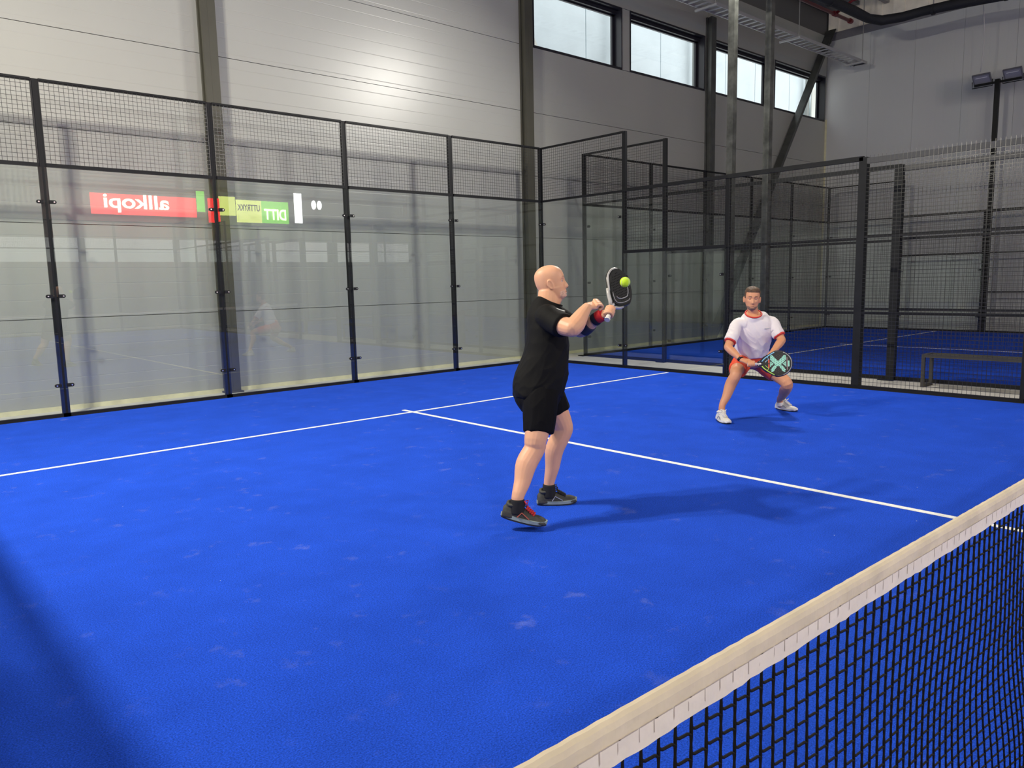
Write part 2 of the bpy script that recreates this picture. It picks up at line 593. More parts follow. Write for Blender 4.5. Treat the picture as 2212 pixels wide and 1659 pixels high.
def end_wall(x0, yc, inner, label, detail=True):
    """glass end wall 3 m high with a 1 m mesh band on top; inner: +1/-1 towards the court"""
    e = empty('glass_end_wall', (x0 + 5.1, yc, 0), label, 'glass wall')
    xs = [x0] + [x0 + .1 + k for k in (2, 4, 6, 8)] + [x0 + 10.2]
    out = -inner
    for i, x in enumerate(xs):
        p = post(e, x, yc + out * .035, 3.944, .085, .035, M['black'])
    for i in range(5):
        pane(e, 'y', yc, xs[i], xs[i + 1], .03, 2.95, inner, (.38, 1.45, 2.55) if detail else ())
        wiremesh(e, 'y', yc, xs[i] + .04, xs[i + 1] - .04, 2.99, 3.92)
        rail(e, 'y', yc + out * .02, xs[i] + .04, xs[i + 1] - .04, 2.974, .042, .05, 'middle_rail')
        rail(e, 'y', yc + out * .02, xs[i] + .04, xs[i + 1] - .04, 3.93, .034, .04, 'top_rail')
        rail(e, 'y', yc + out * .01, xs[i] - .04, xs[i + 1] + .04, .012, .05, .05, 'bottom_rail')
    return e


def side_fence(xc, inner, sgn, label, detail=True, gate=True):
    """one half of a side: glass step 3 m, glass step 2 m, then wire mesh; sgn: which half of the court"""
    yc = 9.95 * sgn
    e = empty('side_fence', (xc, 6 * sgn, 0), label, 'side fence')
    out = -inner
    xo = xc + out * .045
    S = sgn

    def rng(a, b):
        return (min(a * S, b * S), max(a * S, b * S))
    post(e, xo, 8 * S, 3.944, .05, .07, M['black'])
    post(e, xo, 6 * S, 3.0, .05, .09, M['black'])
    post(e, xo, 4 * S, 3.0, .10, .10, M['postdark'])
    post(e, xo, 2.05 * S, 3.0, .09, .09, M['postdark'])
    a, b = rng(yc * S, 8)
    pane(e, 'x', xc, a, b, .03, 2.95, inner, (.38, 1.45, 2.55) if detail else ())
    wiremesh(e, 'x', xc, a + .04, b - .03, 2.99, 3.92)
    rail(e, 'x', xc + out * .02, a, b, 2.974, .034, .05, 'middle_rail')
    rail(e, 'x', xc + out * .02, a, b, 3.93, .03, .04, 'top_rail')
    a, b = rng(8, 6)
    pane(e, 'x', xc, a, b, .03, 1.94, inner, (.38, 1.55) if detail else ())
    wiremesh(e, 'x', xc, a + .04, b - .03, 1.99, 2.97)
    rail(e, 'x', xc + out * .02, a, b, 1.965, .045, .05, 'middle_rail')
    rail(e, 'x', xc + out * .02, a, b, 2.985, .05, .05, 'top_rail')
    a, b = rng(yc * S, 2.05)
    rail(e, 'x', xc + out * .01, a, b, .012, .055, .05, 'bottom_rail')
    a, b = rng(6, 4)
    wiremesh(e, 'x', xc, a + .03, b - .04, .04, 2.96)
    for z in (1.0, 1.965):
        rail(e, 'x', xc + out * .015, a, b, z, .035, .03, 'middle_rail')
    rail(e, 'x', xc + out * .02, a, b, 2.985, .06, .05, 'top_rail', M['postdark'])
    a, b = rng(4, 2.05)
    wiremesh(e, 'x', xc, a + .04, b - .04, .04, 2.96, over=.055)
    for z in (1.0, 1.99):
        rail(e, 'x', xc + out * .015, a, b, z, .035, .03, 'middle_rail')
    rail(e, 'x', xc + out * .02, a, b, 2.95, .07, .045, 'top_rail', M['railgrey'])
    return e


def lamp_pole(x, y, inner, lit, label, group=None):
    e = empty('floodlight_pole', (x, y, 0), label, 'floodlight pole', group)
    h = LAMP_Z
    mt = M['polegrey'] if x < 20 else M['black']
    MB().box((x - .05, y - .05, 0), (x + .05, y + .05, h - .05)).build('pole', mt, e)
    MB().box((x - .09, y - .09, -.012), (x + .09, y + .09, .0)).build('foot_plate', mt, e)
    lx = x + (0 if not lit else -inner * .0)
    MB().box((lx - .025, y - .5, h - .14), (lx + .025, y + .5, h - .09)).build('cross_arm', M['black'], e)
    for dy in (-.33, .33):
        d = V((inner, .05 if y > 0 else .02, -1.75 if lit else -.85)).normalized()
        q = d.to_track_quat('-Z', 'Y').to_matrix()
        c = V((lx + inner * .02, y + dy, h))

        def T(vs):
            return [c + q @ V(v) for v in vs]
        b = MB()
        # housing: shallow tapered tray, open side facing local -Z
        o_, i_ = (.20, .155), (.15, .10)
        ring = [(-1, -1), (1, -1), (1, 1), (-1, 1)]
        vs = [(sx_ * o_[0], sy_ * o_[1], -.03) for sx_, sy_ in ring] + [(sx_ * o_[0], sy_ * o_[1], .02) for sx_, sy_ in ring] + [(sx_ * i_[0], sy_ * i_[1], .09) for sx_, sy_ in ring] + [(sx_ * .178, sy_ * .128, -.03) for sx_, sy_ in ring] + [(sx_ * .15, sy_ * .1, .0) for sx_, sy_ in ring]
        fs = []
        for k in range(4):
            l = (k + 1) % 4
            fs += [(k, l, 4 + l, 4 + k), (4 + k, 4 + l, 8 + l, 8 + k), (k, 12 + k, 12 + l, l), (12 + k, 16 + k, 16 + l, 12 + l)]
        fs += [(8, 9, 10, 11), (16, 19, 18, 17)]
        b.add(T(vs), fs)
        hh = b.build('lamp_housing', M['lamphouse'], e)
        MB().add(T([(-.176, -.126, -.022), (.176, -.126, -.022), (.176, .126, -.022), (-.176, .126, -.022), (-.176, -.126, -.016), (.176, -.126, -.016), (.176, .126, -.016), (-.176, .126, -.016)]),
                 [(0, 3, 2, 1), (4, 5, 6, 7), (0, 1, 5, 4), (1, 2, 6, 5), (2, 3, 7, 6), (3, 0, 4, 7)]).build('lamp_glass', M['lamplit'] if lit else M['lampglass'], hh)
        MB().add(T([(-.13, .06, -.03), (.13, .06, -.03), (.13, .075, -.03), (-.13, .075, -.03), (-.13, .06, -.024), (.13, .06, -.024), (.13, .075, -.024), (-.13, .075, -.024)]),
                 [(0, 3, 2, 1), (4, 5, 6, 7), (0, 1, 5, 4), (1, 2, 6, 5), (2, 3, 7, 6), (3, 0, 4, 7)]).build('lamp_tube', M['lampreflector'], hh)
        MB().tube([c + V((0, -.22, -.02)), c + V((-inner * .02, -.22, -.17)), c + V((-inner * .02, .22, -.17)), c + V((0, .22, -.02))], .011, 6).build('bracket', M['black'], hh)
    return e


def court(x0, near):
    """x0: side fence plane on the left; the playing field starts .1 further right"""
    nm = 'of the near lit court' if near else 'of the far unlit court'
    t = MB().box((x0 + .07, -9.9, -.011), (x0 + 10.13, 9.9, 0.0)).build('artificial_turf', M['turf'],
        label='bright blue artificial turf ' + nm, cat='turf')
    cx = x0 + 5.1
    ln = MB()
    w = .05
    for s in (1, -1):
        MB().box((x0 + .1, 6.95 * s - w / 2, .0005), (x0 + 10.05, 6.95 * s + w / 2, .003)).build('court_line', M['line'], t)
    MB().box((cx - w / 2, -7.15, .0008), (cx + w / 2, 7.15, .0034)).build('court_line', M['line'], t)
    end_wall(x0, 9.95, -1, 'glass wall with black posts and mesh band %s' % ('behind the players, left half of the view' if near else 'at the rear of the far unlit court'))
    end_wall(x0, -9.95, 1, 'glass wall behind the camera %s' % nm, False)
    side_fence(x0 + 10.2, -1, 1, 'black mesh and glass side fence %s' % ('behind the player in white' if near else 'along the grey end wall'))
    side_fence(x0, 1, 1, 'black mesh and glass side fence %s' % ('left of the camera, out of view' if near else 'facing the near court across the gap'))
    side_fence(x0 + 10.2, -1, -1, 'black side fence behind the camera on the right %s' % nm, False)
    side_fence(x0, 1, -1, 'black side fence behind the camera on the left %s' % nm, False)


court(-.1, True)
court(11.3, False)
# floodlight poles
lamp_pole(10.19, 6.0, -1, True, 'tall galvanised square pole rising from the near court fence beside the player in white')
lamp_pole(10.19, -6.0, -1, True, 'lit floodlight pole behind the camera, right of the near court')
lamp_pole(-.86, 6.0, 1, True, 'lit floodlight pole left of the near court, out of view')
lamp_pole(-.86, -6.0, 1, True, 'lit floodlight pole behind the camera, left of the near court')
lamp_pole(11.21, 6.0, 1, False, 'tall dark square pole right of the galvanised pole, on the far court fence')
lamp_pole(21.62, 5.95, -1, False, 'black pole with two unlit grey floodlights in front of the end wall')

# ------------------------------------------------------------------ roof services
t = empty('cable_tray', (17, 9.35, 7.15), 'grey perforated cable ladder hanging above the windows', 'cable tray')
ty0, ty1, tz = 9.18, 9.52, 7.16
MB().box((10.8, ty0 - .012, tz), (21.75, ty0 + .004, tz + .07)).build('side_rail', M['tray'], t)
MB().box((10.8, ty1 - .004, tz), (21.75, ty1 + .012, tz + .07)).build('side_rail', M['tray'], t)
x = 10.9
while x < 21.7:
    MB().box((x, ty0, tz + .01), (x + .05, ty1, tz + .03)).build('rung', M['tray'], t)
    x += .24
for x in (14.4, 17.9, 21.3):
    MB().box((x, ty0 - .10, tz - .045), (x + .05, ty1 + .10, tz - .005)).build('support_arm', M['tray'], t)
    MB().tube([(x + .025, ty0 - .06, tz - .03), (x + .025, ty0 - .06, 9.6)], .012, 6).build('hanger_rod', M['rod'], t)
MB().add([(21.7, ty0, tz), (21.75, ty0, tz), (21.75, ty1 + .1, tz + .02), (21.7, ty1 + .1, tz + .02), (21.7, ty1, tz + .28), (21.75, ty1, tz + .28)],
         [(0, 1, 2, 3), (3, 2, 5, 4), (0, 4, 5, 1), (0, 3, 4), (1, 5, 2)]).build('end_bracket', M['tray'], t)

pp = MB()
pts = [(13, 8.21, 7.60), (15.5, 8.21, 7.62), (17.5, 8.21, 7.64), (18.8, 8.21, 7.66), (19.5, 8.19, 7.64), (19.85, 8.02, 7.62), (20, 7.6, 7.62), (20, 7.1, 7.63), (20, 6.4, 7.60), (20, 5.2, 7.50), (20, 3.6, 7.42), (20, 1.5, 7.4)]
pp.tube(pts, [.105, .11, .105, .115, .105, .115, .11, .105, .115, .105, .11, .105], 14)
pi_ = empty('insulated_pipe', (20, 7, 7.5), 'thick black insulated pipe bending in front of the end wall', 'pipe')
pp.build('pipe_run', M['rubber'], pi_, smooth=True)
for q in ((17.6, 8.21, 7.64), (20, 6.9, 7.61), (20, 5.4, 7.52), (20, 3.8, 7.43)):
    MB().tube([(q[0], q[1], q[2] + .08), (q[0], q[1], 9.6)], .012, 6).build('hanger_rod', M['rod'], pi_)
    mbx = MB()
    ax = V((1, 0, 0)) if q[0] < 19 else V((0, 1, 0))
    mbx.tube([V(q) - ax * .03, V(q) + ax * .03], .124, 14).build('pipe_clip', M['rubber'], pi_)
rp = empty('sprinkler_pipe', (19, 8.85, 7.85), 'dark red sprinkler pipes with a capped end near the far corner', 'pipe')
MB().tube([(13, 8.85, 7.80), (20.0, 8.85, 7.84)], .04, 10).build('main_pipe', M['redpipe'], rp, smooth=True)
MB().tube([(19.93, 8.85, 7.84), (20.03, 8.85, 7.84)], .062, 12).build('end_cap', M['redpipe'], rp)
MB().tube([(19.15, 8.85, 7.84), (19.15, 8.4, 8.05), (19.15, 3, 8.15)], .035, 10).build('branch_pipe', M['redpipe'], rp, smooth=True)
MB().tube([(19.08, 8.85, 7.84), (19.22, 8.85, 7.84)], .06, 10).build('tee', M['redpipe'], rp)
cb = MB()
cpts = []
for i in range(15):
    s_ = i / 14
    cpts.append((21.3 + .05 * math.sin(s_ * 9), 6.26 + .05 * math.sin(s_ * 5 + 1), 9.6 - s_ * 3.32))
cb.tube(cpts, .011, 6).build('hanging_cable', M['cable'], smooth=True, label='thin white cable hanging down to the unlit floodlights', cat='cable')

# ------------------------------------------------------------------ bench in the gap between the courts
be = empty('bench', (10.93, 2.3, 0), 'low dark metal bench on the concrete strip behind the side fence', 'bench')
bx0, bx1, by0, by1, bz = 10.77, 11.10, 1.15, 3.42, .43
for y in (by0, by1 - .04):
    lg = MB()
    lg.box((bx0, y, -.012), (bx1, y + .04, .028)).build('foot_bar', M['bench'], be)
    MB().box((bx0, y, .028), (bx0 + .04, y + .04, bz - .04)).build('leg', M['bench'], be)
    MB().box((bx1 - .04, y, .028), (bx1, y + .04, bz - .04)).build('leg', M['bench'], be)
MB().box((bx0, by0, bz - .04), (bx0 + .04, by1, bz)).build('seat_rail', M['bench'], be)
MB().box((bx1 - .04, by0, bz - .04), (bx1, by1, bz)).build('seat_rail', M['bench'], be)
MB().box((bx0 + .04, by0 + .04, bz - .03), (bx1 - .04, by1 - .04, bz - .012)).build('seat', M['benchmesh'], be)
for y in (by0, by1 - .04):
    MB().box((bx0 + .04, y, bz - .04), (bx1 - .04, y + .04, bz)).build('seat_rail', M['bench'], be)

# ------------------------------------------------------------------ lit advertising boards behind the camera, seen mirrored in the end glass
def text_mesh(name, body, size, cx, y, z, mt, parent, ext=.01, sx=1.0, bold=.012):
    cu = bpy.data.curves.new('text', 'FONT')
    cu.body = body
    cu.size = size
    cu.extrude = ext
    cu.offset = bold
    cu.align_x = 'CENTER'
    o = bpy.data.objects.new('text', cu)
    COL.objects.link(o)
    dg = bpy.context.evaluated_depsgraph_get()
    dg.update()
    me = bpy.data.meshes.new_from_object(o.evaluated_get(dg))
    vs = [V((cx - v.co.x * sx, y + v.co.z, z + v.co.y)) for v in me.vertices]
    fs = [tuple(p.vertices) for p in me.polygons]
    bpy.data.objects.remove(o)
    bpy.data.curves.remove(cu)
    return mk(name, vs, fs, mt, parent)


E_ = 9.0
M['ledred'] = mat('lit_red_board', (.8, .05, .04), .5, emit=((1, .035, .03), E_))
M['ledcream'] = mat('lit_cream_letters', (.9, .85, .7), .5, emit=((1, .93, .72), E_ * 1.5))
M['ledgreen'] = mat('lit_green_board', (.2, .6, .05), .5, emit=((.28, .85, .08), E_ * .7))
M['ledyellow'] = mat('lit_yellow_board', (.7, .8, .2), .5, emit=((.85, .95, .22), E_ * .8))
M['ledwhite'] = mat('lit_white_board', (.9, .9, .9), .5, emit=((1, 1, 1), E_ * 1.6))
M['letter'] = mat('dark_letters', (.05, .05, .05), .6)
BY = -10.75
ad = empty('lit_sign', (9.4, BY, 4.27), 'red lit advertising board with cream letters, seen mirrored in the end glass', 'sign')
MB().box((7.52, BY - .06, 4.27), (11.28, BY, 5.02)).build('board', M['ledred'], ad)
text_mesh('lettering', 'allkopi', .72, 9.08, BY + .015, 4.52, M['ledcream'], ad, sx=1.24, bold=.012)
ad2 = empty('lit_sign', (13.3, BY, 4.2), 'green and yellow lit board of tall letters, seen mirrored in the end glass', 'sign')
MB().box((13.95, BY - .06, 4.15), (15.15, BY, 5.05)).build('board', M['ledgreen'], ad2)
MB().box((12.9, BY - .06, 4.15), (13.95, BY, 5.05)).build('board', M['ledyellow'], ad2)
MB().box((12.2, BY - .06, 4.4), (12.85, BY, 5.15)).build('board', M['ledyellow'], ad2)
MB().box((11.75, BY - .06, 4.1), (12.2, BY, 5.05)).build('board', M['ledred'], ad2)
MB().box((11.32, BY - .06, 4.5), (11.62, BY + .0, 5.3)).build('board', M['ledgreen'], ad2)
text_mesh('lettering', 'DITT', .62, 14.55, BY + .015, 4.3, M['ledcream'], ad2, sx=.72, bold=.01)
text_mesh('lettering', 'UTTRYKK', .36, 13.4, BY + .015, 4.62, M['letter'], ad2, sx=.6, bold=.004)
ad3 = empty('lit_sign', (16.4, BY, 4.2), 'narrow white lit panel beside white ovals, seen mirrored in the end glass', 'sign')
MB().box((15.45, BY - .06, 4.2), (15.78, BY, 5.45)).build('board', M['ledwhite'], ad3)
for cx in (16.35, 16.62):
    mb = MB()
    n = 20
    mb.add([(cx + .11 * math.cos(2 * PI * k / n), BY + d, 5.0 + .19 * math.sin(2 * PI * k / n)) for d in (-.03, 0) for k in range(n)],
           [tuple(range(n)), tuple(range(2 * n - 1, n - 1, -1))] + [(k, (k + 1) % n, n + (k + 1) % n, n + k) for k in range(n)])
    mb.build('oval', M['ledwhite'], ad3)

# ------------------------------------------------------------------ net
M['tape'] = mat('dirty_cream_net_tape', (.64, .55, .40), .75, bump=(22, .35, .012), var=(14, .10))
M['tape2'] = mat('pale_lower_tape', (.72, .65, .56), .75, bump=(26, .3, .01), var=(18, .06))
M['netcord'] = mat('black_net_cord', (.004, .0035, .003), .75, spec=.2)
nt_ = empty('court_net', (5, .02, 0), 'black net with dirty cream top tape crossing the lower right corner', 'net')


def ntop(x):
    x = min(x, 10 - x)
    return 1.021 - .0175 * x + .0011 * x * x


NX0, NX1 = -.02, 10.02
n = 480
# tape: folded cross-section swept along the net
prof_up = [(-.0075, -.030), (-.0085, -.012), (-.007, -.004), (-.003, 0), (.003, 0), (.007, -.004), (.0085, -.012), (.0075, -.030)]
prof_lo = [(-.0060, -.060), (-.0064, -.030), (.0064, -.030), (.0060, -.060)]
for nm, prof, mt in (('net_tape', prof_up, M['tape']), ('tape_skirt', prof_lo, M['tape2'])):
    vs, fs = [], []
    P = len(prof)
    for i in range(n + 1):
        x = NX0 + (NX1 - NX0) * i / n
        wob = .0007 * math.sin(x * 182) + .0011 * math.sin(x * 37 + 1)
        for (dy, dz) in prof:
            low = (dz < -.05)
            vs.append((x, .02 + dy + .0006 * math.sin(x * 160), ntop(x) + dz + (wob if low else 0)))
    for i in range(n):
        for k in range(P):
            l = (k + 1) % P
            fs.append((i * P + k, i * P + l, (i + 1) * P + l, (i + 1) * P + k))
    mk(nm, vs, fs, mt, nt_, smooth=False)
M['thread'] = mat('grey_beige_thread', (.40, .34, .29), .8)
st_ = MB()
for i in range(0, 290):                      # stitches that hold the tape, one per mesh
    x = NX0 + .02 + i * .0345 + .003 * math.sin(i * 2.7)
    zt = ntop(x)
    y = .02 - .0066
    st_.add([(x - .0009, y, zt - .030), (x + .0009, y, zt - .030), (x + .0016, y, zt - .047 - .004 * math.sin(i * 1.9)), (x, y, zt - .049)], [(0, 3, 2, 1)])
    for k in range(3):
        a0, a1 = x + k * .0115, x + (k + 1) * .0115
        st_.add([(a0, .02 - .0087, ntop(a0) - .0285), (a1, .02 - .0087, ntop(a1) - .0290), (a1, .02 - .0087, ntop(a1) - .0302), (a0, .02 - .0087, ntop(a0) - .0300)], [(0, 3, 2, 1)])
st_.build('stitching', M['thread'], nt_, kind='stuff')


def npos(x, z):
    w = max(0, min(1, (.62 - z) / .5))
    w = w * w * (3 - 2 * w)
    e = math.exp(-((x - 2.28) / .42) ** 2)
    sw = max(0, min(1, (.9 - z) * 4))
    return V((x + (2.28 - x) * .62 * e * w, .02 + .006 * sw * math.sin(x * 7 + z * 5) - .03 * e * w, z))


sp, zs = .0345, .0358
cols_n = int((NX1 - NX0) / sp)
net = MB()
rowsn = 26
for i in range(cols_n + 1):
    x = NX0 + i * sp
    det = x < 3.4
    zt = ntop(x) - .05
    pts, rr = [], []
    for j in range(rowsn + 1):
        z = max(.012, zt - j * zs - (0 if i % 2 else .0))
        if det:
            pts += [npos(x, z + .006), npos(x, z - .006), npos(x, max(.01, z - .018))]
            rr += [.0026, .0026, .0020]
        else:
            pts.append(npos(x, z))
            rr.append(.0026)
    net.tube(pts, rr, 6 if det else 3, cap=False)
    if i < cols_n:
        for j in range(1, rowsn):
            z = zt - j * zs
            a = npos(x, z + .0052)
            b = npos(x + sp, z - .0052 - .0175 * sp)
            if det:
                m1 = a.lerp(b, .22) + V((0, 0, -.0022))
                m2 = a.lerp(b, .78) + V((0, 0, .0022))
                net.tube([a, m1, m2, b], [.0028, .0021, .0021, .0028], 6, cap=False)
            else:
                net.tube([a, b], .002, 3, cap=False)
net.build('netting', M['netcord'], nt_, kind='stuff')
for x in (-.07, 10.0):
    MB().box((x, -.03, 0), (x + .05, .07, 1.03)).build('net_post', M['black'], nt_)

# ------------------------------------------------------------------ people
def smoothpath(secs, sub=4):
    """Catmull-Rom through sections (centre, a, b[, n])"""
    out = []
    N = len(secs)
    for i in range(N - 1):
        p0, p1, p2, p3 = secs[max(i - 1, 0)], secs[i], secs[i + 1], secs[min(i + 2, N - 1)]
        for k in range(sub):
            t = k / sub
            w = (-.5 * t + t * t - .5 * t ** 3, 1 - 2.5 * t * t + 1.5 * t ** 3, .5 * t + 2 * t * t - 1.5 * t ** 3, -.5 * t * t + .5 * t ** 3)
            c = sum((V(q[0]) * w_ for q, w_ in zip((p0, p1, p2, p3), w)), V((0, 0, 0)))
            a = sum(q[1] * w_ for q, w_ in zip((p0, p1, p2, p3), w))
            b = sum(q[2] * w_ for q, w_ in zip((p0, p1, p2, p3), w))
            out.append((c, max(a, .002), max(b, .002)))
    q = secs[-1]
    out.append((V(q[0]), q[1], q[2]))
    return out


def loft(mb, secs, A, n=20, sub=4, ex=1.0, dome=.5, fixed=None):
    """closed tube of elliptical sections; A: direction of the first radius"""
    S = smoothpath(secs, sub)
    N = len(S)
    T = []
    for i in range(N):
        t = S[min(i + 1, N - 1)][0] - S[max(i - 1, 0)][0]
        T.append(t.normalized())
    # rounded ends
    c, a, b = S[0]
    head = [(c - T[0] * min(a, b) * dome * s_, a * r_, b * r_, T[0]) for s_, r_ in ((1, .05), (.92, .4), (.7, .72), (.35, .93))]
    c, a, b = S[-1]
    tail = [(c + T[-1] * min(a, b) * dome * s_, a * r_, b * r_, T[-1]) for s_, r_ in ((.35, .93), (.7, .72), (.92, .4), (1, .05))]
    R = head + [(s[0], s[1], s[2], t) for s, t in zip(S, T)] + tail
    vs, fs = [], []
    for (c, a, b, t) in R:
        if fixed is not None:
            t = V(fixed)
        u = V(A)
        u = (u - t * u.dot(t)).normalized()
        w = t.cross(u)
        for k in range(n):
            ph = 2 * PI * k / n
            cx, sx_ = math.cos(ph), math.sin(ph)
            cx = math.copysign(abs(cx) ** ex, cx)
            sx_ = math.copysign(abs(sx_) ** ex, sx_)
            vs.append(c + u * (a * cx) + w * (b * sx_))
    L = len(R)
    for i in range(L - 1):
        for k in range(n):
            l = (k + 1) % n
            fs.append((i * n + k, i * n + l, (i + 1) * n + l, (i + 1) * n + k))
    fs.append(tuple(range(n - 1, -1, -1)))
    fs.append(tuple((L - 1) * n + k for k in range(n)))
    return mb.add(vs, fs)


def limb(mb, pts, radii, n=16, sub=4, A=(0, 0, 1), flat=1.0):
    if abs((V(pts[-1]) - V(pts[0])).normalized().dot(V(A))) > .9:
        A = (1, .3, 0)
    return loft(mb, [(p, r, r * flat) for p, r in zip(pts, radii)], A, n, sub, dome=.8)


def union(mb, name, mt, parent, voxel=.005, smooth=4, fn=None, **kw):
    """one continuous surface from overlapping closed volumes"""
    me = bpy.data.meshes.new('tmp')
    me.from_pydata([tuple(v) for v in mb.v], [], mb.f)
    o = bpy.data.objects.new('tmp', me)
    COL.objects.link(o)
    r = o.modifiers.new('r', 'REMESH')
    r.mode = 'VOXEL'
    r.voxel_size = voxel
    s_ = o.modifiers.new('s', 'SMOOTH')
    s_.iterations = smooth
    s_.factor = .5
    dg = bpy.context.evaluated_depsgraph_get()
    dg.update()
    m2 = bpy.data.meshes.new_from_object(o.evaluated_get(dg))
    bpy.data.objects.remove(o)
    bpy.data.meshes.remove(me)
    if fn:
        nv = len(m2.vertices)
        co = np.empty(nv * 3)
        no = np.empty(nv * 3)
        m2.vertices.foreach_get('co', co)
        m2.vertex_normals.foreach_get('vector', no)
        co = co.reshape(-1, 3)
        no = no.reshape(-1, 3)
        co = fn(co, no)
        m2.vertices.foreach_set('co', co.ravel())
    off = LOC[parent.name]
    m2.transform(Matrix.Translation(-off))
    m2.materials.clear()
    m2.materials.append(mt)
    m2.polygons.foreach_set('use_smooth', [True] * len(m2.polygons))
    m2.update()
    ob = bpy.data.objects.new(name, m2)
    COL.objects.link(ob)
    ob.parent = parent
    LOC[ob.name] = off
    return tag(ob, **kw)


def basis(F, U=(0, 0, 1)):
    F = V(F).normalized()
    U = V(U)
    R = F.cross(U).normalized()      # the figure's right
    U = R.cross(F)
    return Matrix((R, F, U)).transposed()


HZ = [(-.126, .050, .030, .012), (-.120, .066, .022, .030), (-.110, .079, .004, .043), (-.095, .086, -.020, .053), (-.078, .087, -.045, .060), (-.058, .087, -.072, .067), (-.032, .0875, -.092, .072),
      (-.006, .089, -.101, .0755), (.014, .094, -.104, .077), (.040, .094, -.105, .077), (.066, .087, -.100, .073), (.088, .072, -.087, .063), (.104, .050, -.066, .047), (.114, .024, -.042, .026), (.118, -.004, -.018, .006)]


def head_point(zi, ph, heavy=0.0):
    """local head surface: x lateral, y forward, z up"""
    zs_ = [h[0] for h in HZ]
    z = zi
    i = 0
    while i < len(HZ) - 2 and z > zs_[i + 1]:
        i += 1
    t = (z - zs_[i]) / (zs_[i + 1] - zs_[i])
    t = max(0, min(1, t))
    p0, p1, p2, p3 = HZ[max(i - 1, 0)], HZ[i], HZ[i + 1], HZ[min(i + 2, len(HZ) - 1)]
    w = (-.5 * t + t * t - .5 * t ** 3, 1 - 2.5 * t * t + 1.5 * t ** 3, .5 * t + 2 * t * t - 1.5 * t ** 3, -.5 * t * t + .5 * t ** 3)
    yf, yb, wd = (sum(q[k] * w_ for q, w_ in zip((p0, p1, p2, p3), w)) for k in (1, 2, 3))
    wd = max(wd, .004)
    s_, c_ = math.sin(ph), math.cos(ph)
    mid = (yf + yb) / 2 * .55
    x = wd * math.copysign(abs(s_) ** .88, s_)
    y = mid + ((yf - mid) if c_ > 0 else (mid - yb)) * math.copysign(abs(c_) ** .9, c_)
    if heavy and z < -.04:
        x *= 1 + heavy
    if c_ > 0:
        def G(v, s2):
            return math.exp(-(v / s2) ** 2)
        zn = z
        nose = 0
        if -.062 < zn < .012:
            if zn > -.044:
                q = (.012 - zn) / .056
                nose = .003 + .024 * q ** 1.1
            else:
                q = (zn + .062) / .018
                nose = .027 * math.sin(q * PI / 2)
        sn = .0085 + .008 * max(0, min(1, (-zn) / .045))
        y += nose * G(x, sn)
        y -= .0125 * (G(x - .031, .017) + G(x + .031, .017)) * G(z + .003, .012)
        y += .0045 * G(abs(x) - .028, .022) * G(z - .018, .008)
        y += .005 * G(abs(x) - .042, .020) * G(z + .030, .018)
        m_ = G(x, .023)
        y += .0048 * m_ * G(z + .0735, .0052) + .0055 * m_ * G(z + .0865, .0055) - .0045 * m_ * G(z + .080, .003)
        y += .004 * G(x, .018) * G(z + .108, .010) - .003 * G(x, .03) * G(z + .096, .005)
    return V((x, y, z))


def head_mb(B, C, scale=1.0, nz=60, na=64, heavy=0.0, fn=None):
    mb = MB()
    vs, fs = [], []
    z0, z1 = HZ[0][0], HZ[-1][0]
    for j in range(nz + 1):
        t = j / nz
        z = z0 + (z1 - z0) * (.5 - .5 * math.cos(PI * t))
        for i in range(na):
            q = head_point(z, 2 * PI * i / na, heavy)
            if fn:
                q = fn(q)
            vs.append(C + B @ (q * scale))
    for j in range(nz):
        for i in range(na):
            k = (i + 1) % na
            fs.append((j * na + i, (j + 1) * na + i, (j + 1) * na + k, j * na + k))
    fs.append(tuple(range(na)))
    fs.append(tuple(nz * na + k for k in range(na - 1, -1, -1)))
    mb.add(vs, fs)
    return mb


def ears(mb, B, C, s=1.0):
    for sd in (-1, 1):
        c = C + B @ (V((sd * .079, -.006, -.014)) * s)
        R = B @ Matrix.Rotation(sd * .35, 3, 'Z') @ Matrix.Rotation(.18, 3, 'X')
        pts = []
        for k in range(14):
            w = 2 * PI * k / 14
            pts.append(c + R @ (V((sd * .006, .0165 * math.cos(w), .030 * math.sin(w) - .002 * math.cos(w))) * s))
        mb.tube(pts, .0052 * s, 8, closed=True)
        mb.ell(c, (.007 * s, .0155 * s, .026 * s), 12, 8, R)
        mb.ell(c + R @ (V((0, .006, -.024)) * s), (.006 * s, .008 * s, .010 * s), 10, 6, R)


